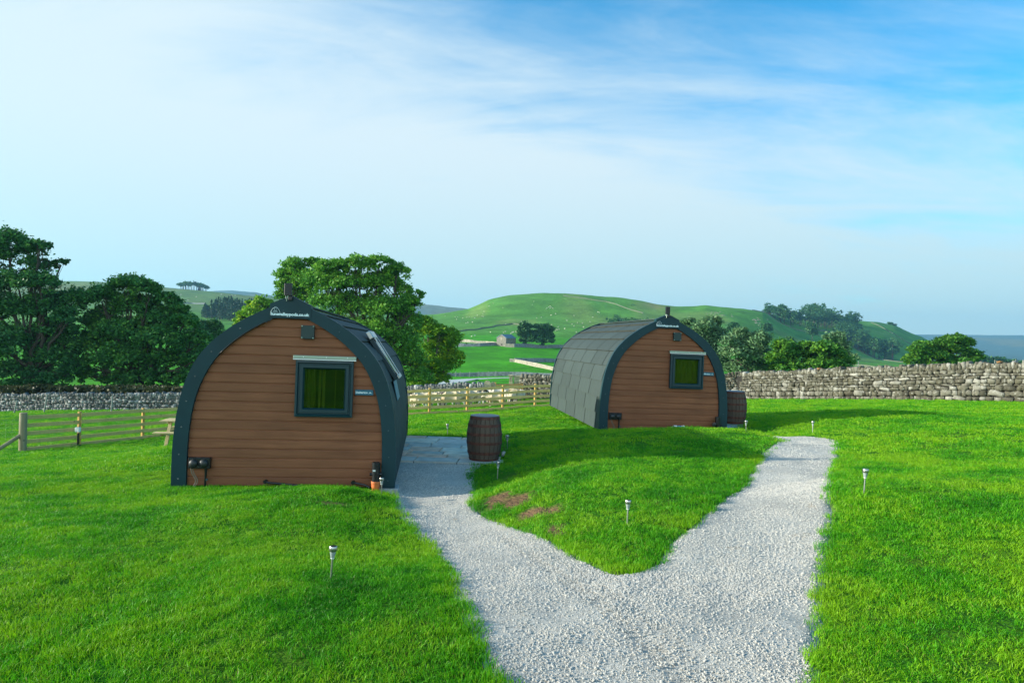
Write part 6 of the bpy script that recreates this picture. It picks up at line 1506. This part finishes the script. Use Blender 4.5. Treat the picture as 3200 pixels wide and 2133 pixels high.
# ------------------------------------------------------------------ sheep
def sheepmat(name, face, wool=(.80, .68, .46)):
    m, nt, b = mat(name); N, L = nt.nodes, nt.links
    at = N.new('ShaderNodeVertexColor'); at.layer_name = 'coat'; tc = N.new('ShaderNodeTexCoord')
    n = N.new('ShaderNodeTexNoise'); n.inputs['Scale'].default_value = 14; n.inputs['Detail'].default_value = 5; L.new(tc.outputs['Object'], n.inputs['Vector'])
    mr = N.new('ShaderNodeMapRange'); mr.inputs['From Min'].default_value = .3; mr.inputs['From Max'].default_value = .7; mr.inputs['To Min'].default_value = .78; mr.inputs['To Max'].default_value = 1.08; L.new(n.outputs['Fac'], mr.inputs['Value'])
    mx = N.new('ShaderNodeMix'); mx.data_type = 'RGBA'; mx.blend_type = 'MULTIPLY'; mx.inputs['Factor'].default_value = 1; L.new(at.outputs[0], mx.inputs['A']); L.new(mr.outputs[0], mx.inputs['B'])
    L.new(mx.outputs['Result'], b.inputs['Base Color']); b.inputs['Roughness'].default_value = .95; b.inputs['Specular IOR Level'].default_value = .1
    bp = N.new('ShaderNodeBump'); bp.inputs['Strength'].default_value = .7; bp.inputs['Distance'].default_value = .03; L.new(n.outputs['Fac'], bp.inputs['Height']); L.new(bp.outputs[0], b.inputs['Normal']); return m
M['sheep'] = sheepmat('sheep_coat', 0)
def sheep_mesh(pose, coat, face, marks):
    """one continuous body grown from a skeleton (x forward)"""
    hd = {'up': [(.50, 0, .66), (.62, 0, .80), (.72, 0, .84), (.86, 0, .76)], 'mid': [(.52, 0, .60), (.66, 0, .66), (.76, 0, .66), (.90, 0, .56)], 'graze': [(.52, 0, .50), (.66, 0, .32), (.74, 0, .22), (.80, 0, .08)]}[pose]
    V = [(0, 0, .55), (.22, 0, .56), (.38, 0, .56)] + hd + [(-.22, 0, .56), (-.42, 0, .55), (-.52, 0, .50), (-.56, 0, .38)]
    Rr = [.245, .24, .20, .125, .095, .085, .042, .24, .19, .07, .03]
    E_ = [(0, 1), (1, 2), (2, 3), (3, 4), (4, 5), (5, 6), (0, 7), (7, 8), (8, 9), (9, 10)]
    for s in (-1, 1):
        b = len(V); fx = .34 + s * .03; V += [(fx, s * .11, .42), (fx + .01, s * .11, .26), (fx, s * .11, .12), (fx + .03, s * .11, .015)]; Rr += [.085, .040, .028, .032]; E_ += [(2, b), (b, b + 1), (b + 1, b + 2), (b + 2, b + 3)]
        b = len(V); hx = -.36 - s * .04; V += [(hx, s * .12, .44), (hx + .05, s * .12, .32), (hx - .06, s * .12, .20), (hx - .04, s * .12, .015)]; Rr += [.11, .058, .032, .034]; E_ += [(8, b), (b, b + 1), (b + 1, b + 2), (b + 2, b + 3)]
        b = len(V); h5 = Vector(hd[2]); V += [(h5.x - .03, s * .08, h5.z + .045), (h5.x - .05, s * .17, h5.z + .03)]; Rr += [.028, .018]; E_ += [(5, b), (b, b + 1)]
    me = bpy.data.meshes.new('sheep'); me.from_pydata(V, E_, []); me.update()
    o = bpy.data.objects.new('sheep_tmp', me); COL.objects.link(o); o.modifiers.new('s', 'SKIN'); 
    me.attributes
    if not me.skin_vertices: 
        bpy.context.view_layer.objects.active = o
        bpy.ops.mesh.customdata_skin_add()
    for i, sv in enumerate(me.skin_vertices[0].data): sv.radius = (Rr[i], Rr[i] * (1.12 if Rr[i] > .18 else 1)); sv.use_root = (i == 0)
    ss = o.modifiers.new('u', 'SUBSURF'); ss.levels = 2; ss.render_levels = 2
    bpy.context.view_layer.update(); dg = bpy.context.evaluated_depsgraph_get(); ev = o.evaluated_get(dg); out = bpy.data.meshes.new_from_object(ev, depsgraph=dg); bpy.data.objects.remove(o)
    n = len(out.vertices); co = np.zeros(n * 3, np.float32); out.vertices.foreach_get('co', co); co = co.reshape(-1, 3)
    h0 = np.array(hd[1]); h1 = np.array(hd[3]); d = np.linalg.norm(co - (h0 + (h1 - h0) * .6), axis=1)
    col = np.tile(np.array(coat), (n, 1)); rgn = d < .24; col[rgn] = face
    if marks: 
        q = co - np.array(hd[2]); mk = rgn & (np.abs(q[:, 1]) > .035) & (q[:, 2] > -.05); col[mk] = (.03, .03, .03); mk = np.linalg.norm(co - h1, axis=1) < .07; col[mk] = (.04, .035, .03)
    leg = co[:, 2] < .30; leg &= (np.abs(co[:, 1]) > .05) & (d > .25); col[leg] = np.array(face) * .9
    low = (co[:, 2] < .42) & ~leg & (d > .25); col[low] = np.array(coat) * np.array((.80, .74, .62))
    set_col(out, 'coat', col)
    out.materials.clear(); out.materials.append(M['sheep']); out.polygons.foreach_set('use_smooth', np.ones(len(out.polygons), bool)); return out
W1, W2 = (.60, .50, .33), (.58, .53, .42)
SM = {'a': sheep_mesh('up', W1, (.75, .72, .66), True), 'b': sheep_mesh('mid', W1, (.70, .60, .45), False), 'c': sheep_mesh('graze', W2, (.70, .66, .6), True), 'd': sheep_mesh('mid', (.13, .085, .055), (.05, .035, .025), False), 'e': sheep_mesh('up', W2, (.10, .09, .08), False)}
FLOCK = [ # zoom x in the fence crop, distance, yaw (deg, 0 = facing right), mesh, scale, label
 (50, 36.5, 200, 'a', .95, 'sheep closest to the right edge of the front pod, facing left'),
 (140, 35.5, -70, 'b', .95, 'cream sheep facing the camera near the front pod edge'),
 (262, 35.0, 5, 'b', 1.05, 'cream sheep standing broadside left of the first fence post from the front pod'),
 (195, 39.0, 15, 'c', 1.0, 'sheep grazing behind the broadside cream sheep left of the first post'),
 (330, 41.5, 160, 'a', .95, 'white sheep in the back row right at the first post from the front pod'),
 (440, 37.5, -12, 'a', 1.0, 'sheep with a black and white face looking right just right of the first post'),
 (520, 40.0, 190, 'a', 1.0, 'back row sheep with a marked face between the first and second posts'),
 (585, 36.5, -85, 'e', 1.0, 'sheep with a dark brown face looking at the camera between the first and second posts'),
 (730, 35.6, 0, 'b', 1.10, 'biggest cream sheep standing broadside between the first and second posts'),
 (690, 40.5, 178, 'c', 1.05, 'back row white sheep behind the biggest broadside one'),
 (870, 38.5, -20, 'a', 1.05, 'sheep with a marked face just behind the rump of the biggest one'),
 (945, 36.5, 8, 'b', 1.05, 'white sheep partly behind the second fence post'),
 (1085, 36.8, -8, 'a', 1.0, 'sheep with a speckled face lowered right of the second post'),
 (1130, 40.5, 175, 'b', 1.10, 'long white backed sheep in the back row right of the second post'),
 (1245, 38.2, 10, 'd', .95, 'dark brown sheep among the white ones'),
 (1300, 42.0, 185, 'a', 1.0, 'back row sheep behind the dark brown one with a black muzzle'),
 (1350, 39.5, -30, 'c', .98, 'grazing white sheep right of the dark brown one'),
 (1460, 34.8, 180, 'b', .85, 'small cream lamb standing broadside just left of the third post'),
 (1440, 42.5, 0, 'b', 1.1, 'round backed cream sheep in the back row just left of the third post'),
 (1480, 38.3, 12, 'c', 1.0, 'white sheep grazing behind the small cream lamb'),
 (1670, 42.2, 5, 'b', 1.1, 'long woolly sheep in the back row right of the third post'),
 (1640, 38.0, -60, 'c', .95, 'sheep with lowered head right of the third post'),
 (1740, 37.0, 80, 'b', 1.0, 'sheep seen from behind with white hind legs right of the third post'),
 (1860, 39.5, 250, 'e', .9, 'sheep with a white and black head nearest the tall wall end')]
for k, (zx, Y, yaw, ms, sc, lab) in enumerate(FLOCK):
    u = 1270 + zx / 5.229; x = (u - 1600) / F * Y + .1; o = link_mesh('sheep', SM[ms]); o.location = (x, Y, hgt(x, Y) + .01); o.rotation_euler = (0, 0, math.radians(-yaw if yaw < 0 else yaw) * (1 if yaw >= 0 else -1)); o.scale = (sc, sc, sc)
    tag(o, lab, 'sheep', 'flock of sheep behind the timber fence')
def far_sheep():
    v, f = rock_mesh(3); v = v / np.abs(v).max(0) * np.array((.75, .42, .40)) + np.array((0, 0, .72)); vs = [tuple(p) for p in v]; fs = [list(q) for q in f]; mb = MB(); mb.add(vs, fs)
    for sx in (-.4, .4):
        for sy in (-.2, .2): mb.box((sx, sy, .25), (.12, .1, .5))
    mb.box((.8, 0, .85), (.35, .2, .22)); me = np_mesh('sheep', mb.v, mb.f, [M['white_wool']])
    z6 = [(365, 297), (410, 297), (392, 340), (507, 318), (582, 302), (630, 300), (728, 316), (685, 392), (570, 412), (603, 400), (865, 283), (888, 288), (880, 240), (898, 195), (772, 265), (183, 278), (990, 97), (1065, 45), (1245, 128), (1815, 10), (1785, 73), (2057, 130), (2088, 112), (2112, 100), (2133, 117), (2112, 133), (2160, 138), (2040, 150), (2130, 265), (2215, 238), (1947, 305), (1868, 318), (1588, 385), (1562, 425), (1297, 430), (730, 640), (670, 655), (1016, 580), (1258, 585), (1293, 568), (1415, 583), (1437, 578), (1485, 570), (1390, 605), (2140, 443), (2262, 480), (2240, 532), (2210, 552), (2278, 525)]
    P = [(1360 + a / 5.883, 940 + b / 5.883) for a, b in z6]
    z3 = [(145, 162), (240, 133), (612, 172), (1103, 98), (1133, 107), (993, 205), (468, 270), (682, 317), (785, 322), (940, 300), (573, 348), (614, 383), (290, 400), (808, 407), (420, 440), (662, 512), (265, 460)]
    P += [(1700 + a / 6.533, 960 + b / 6.533) for a, b in z3]
    for u, v_ in P:
        p = ray(u, v_ + .8, 250); o = link_mesh('sheep', me); o.location = p; s = .85 if p[1] > 500 else .75; o.scale = (s,) * 3; o.rotation_euler = (0, 0, rnd.uniform(0, 6.28)); tag(o, 'tiny white sheep dotted over the big green hill and its foot', 'sheep', 'far sheep on the big green hill')
    for a, b in [(280, 382), (580, 425), (222, 405), (420, 490), (1270, 398), (1330, 398), (1062, 378)]:
        p = ray(520 + a / 6.192, 860 + b / 6.192, 250); o = link_mesh('sheep', me); o.location = p; o.scale = (1.3,) * 3; tag(o, 'tiny pale sheep on the pale hillside below the hilltop clump', 'sheep', 'far sheep on the left hillside')
M['white_wool'] = simple('far_fleece', (.55, .53, .42), .95)
far_sheep()

# ------------------------------------------------------------------ the air between here and the far hills
def haze():
    mb = MB(); mb.box((0, 2400, 95), (22500, 5900, 400)); m = bpy.data.materials.new('haze_air'); m.use_nodes = True; nt = m.node_tree; nt.nodes.clear()
    out = nt.nodes.new('ShaderNodeOutputMaterial'); v = nt.nodes.new('ShaderNodeVolumePrincipled'); v.inputs['Color'].default_value = (.32, .72, 1.0, 1); v.inputs['Density'].default_value = HAZE; v.inputs['Anisotropy'].default_value = .3
    nt.links.new(v.outputs[0], out.inputs['Volume']); o = mb.build('haze', m); tag(o, 'thin blue summer haze lying over the valley and far hills', 'haze', kind='stuff')
HAZE = 0.00013
haze()
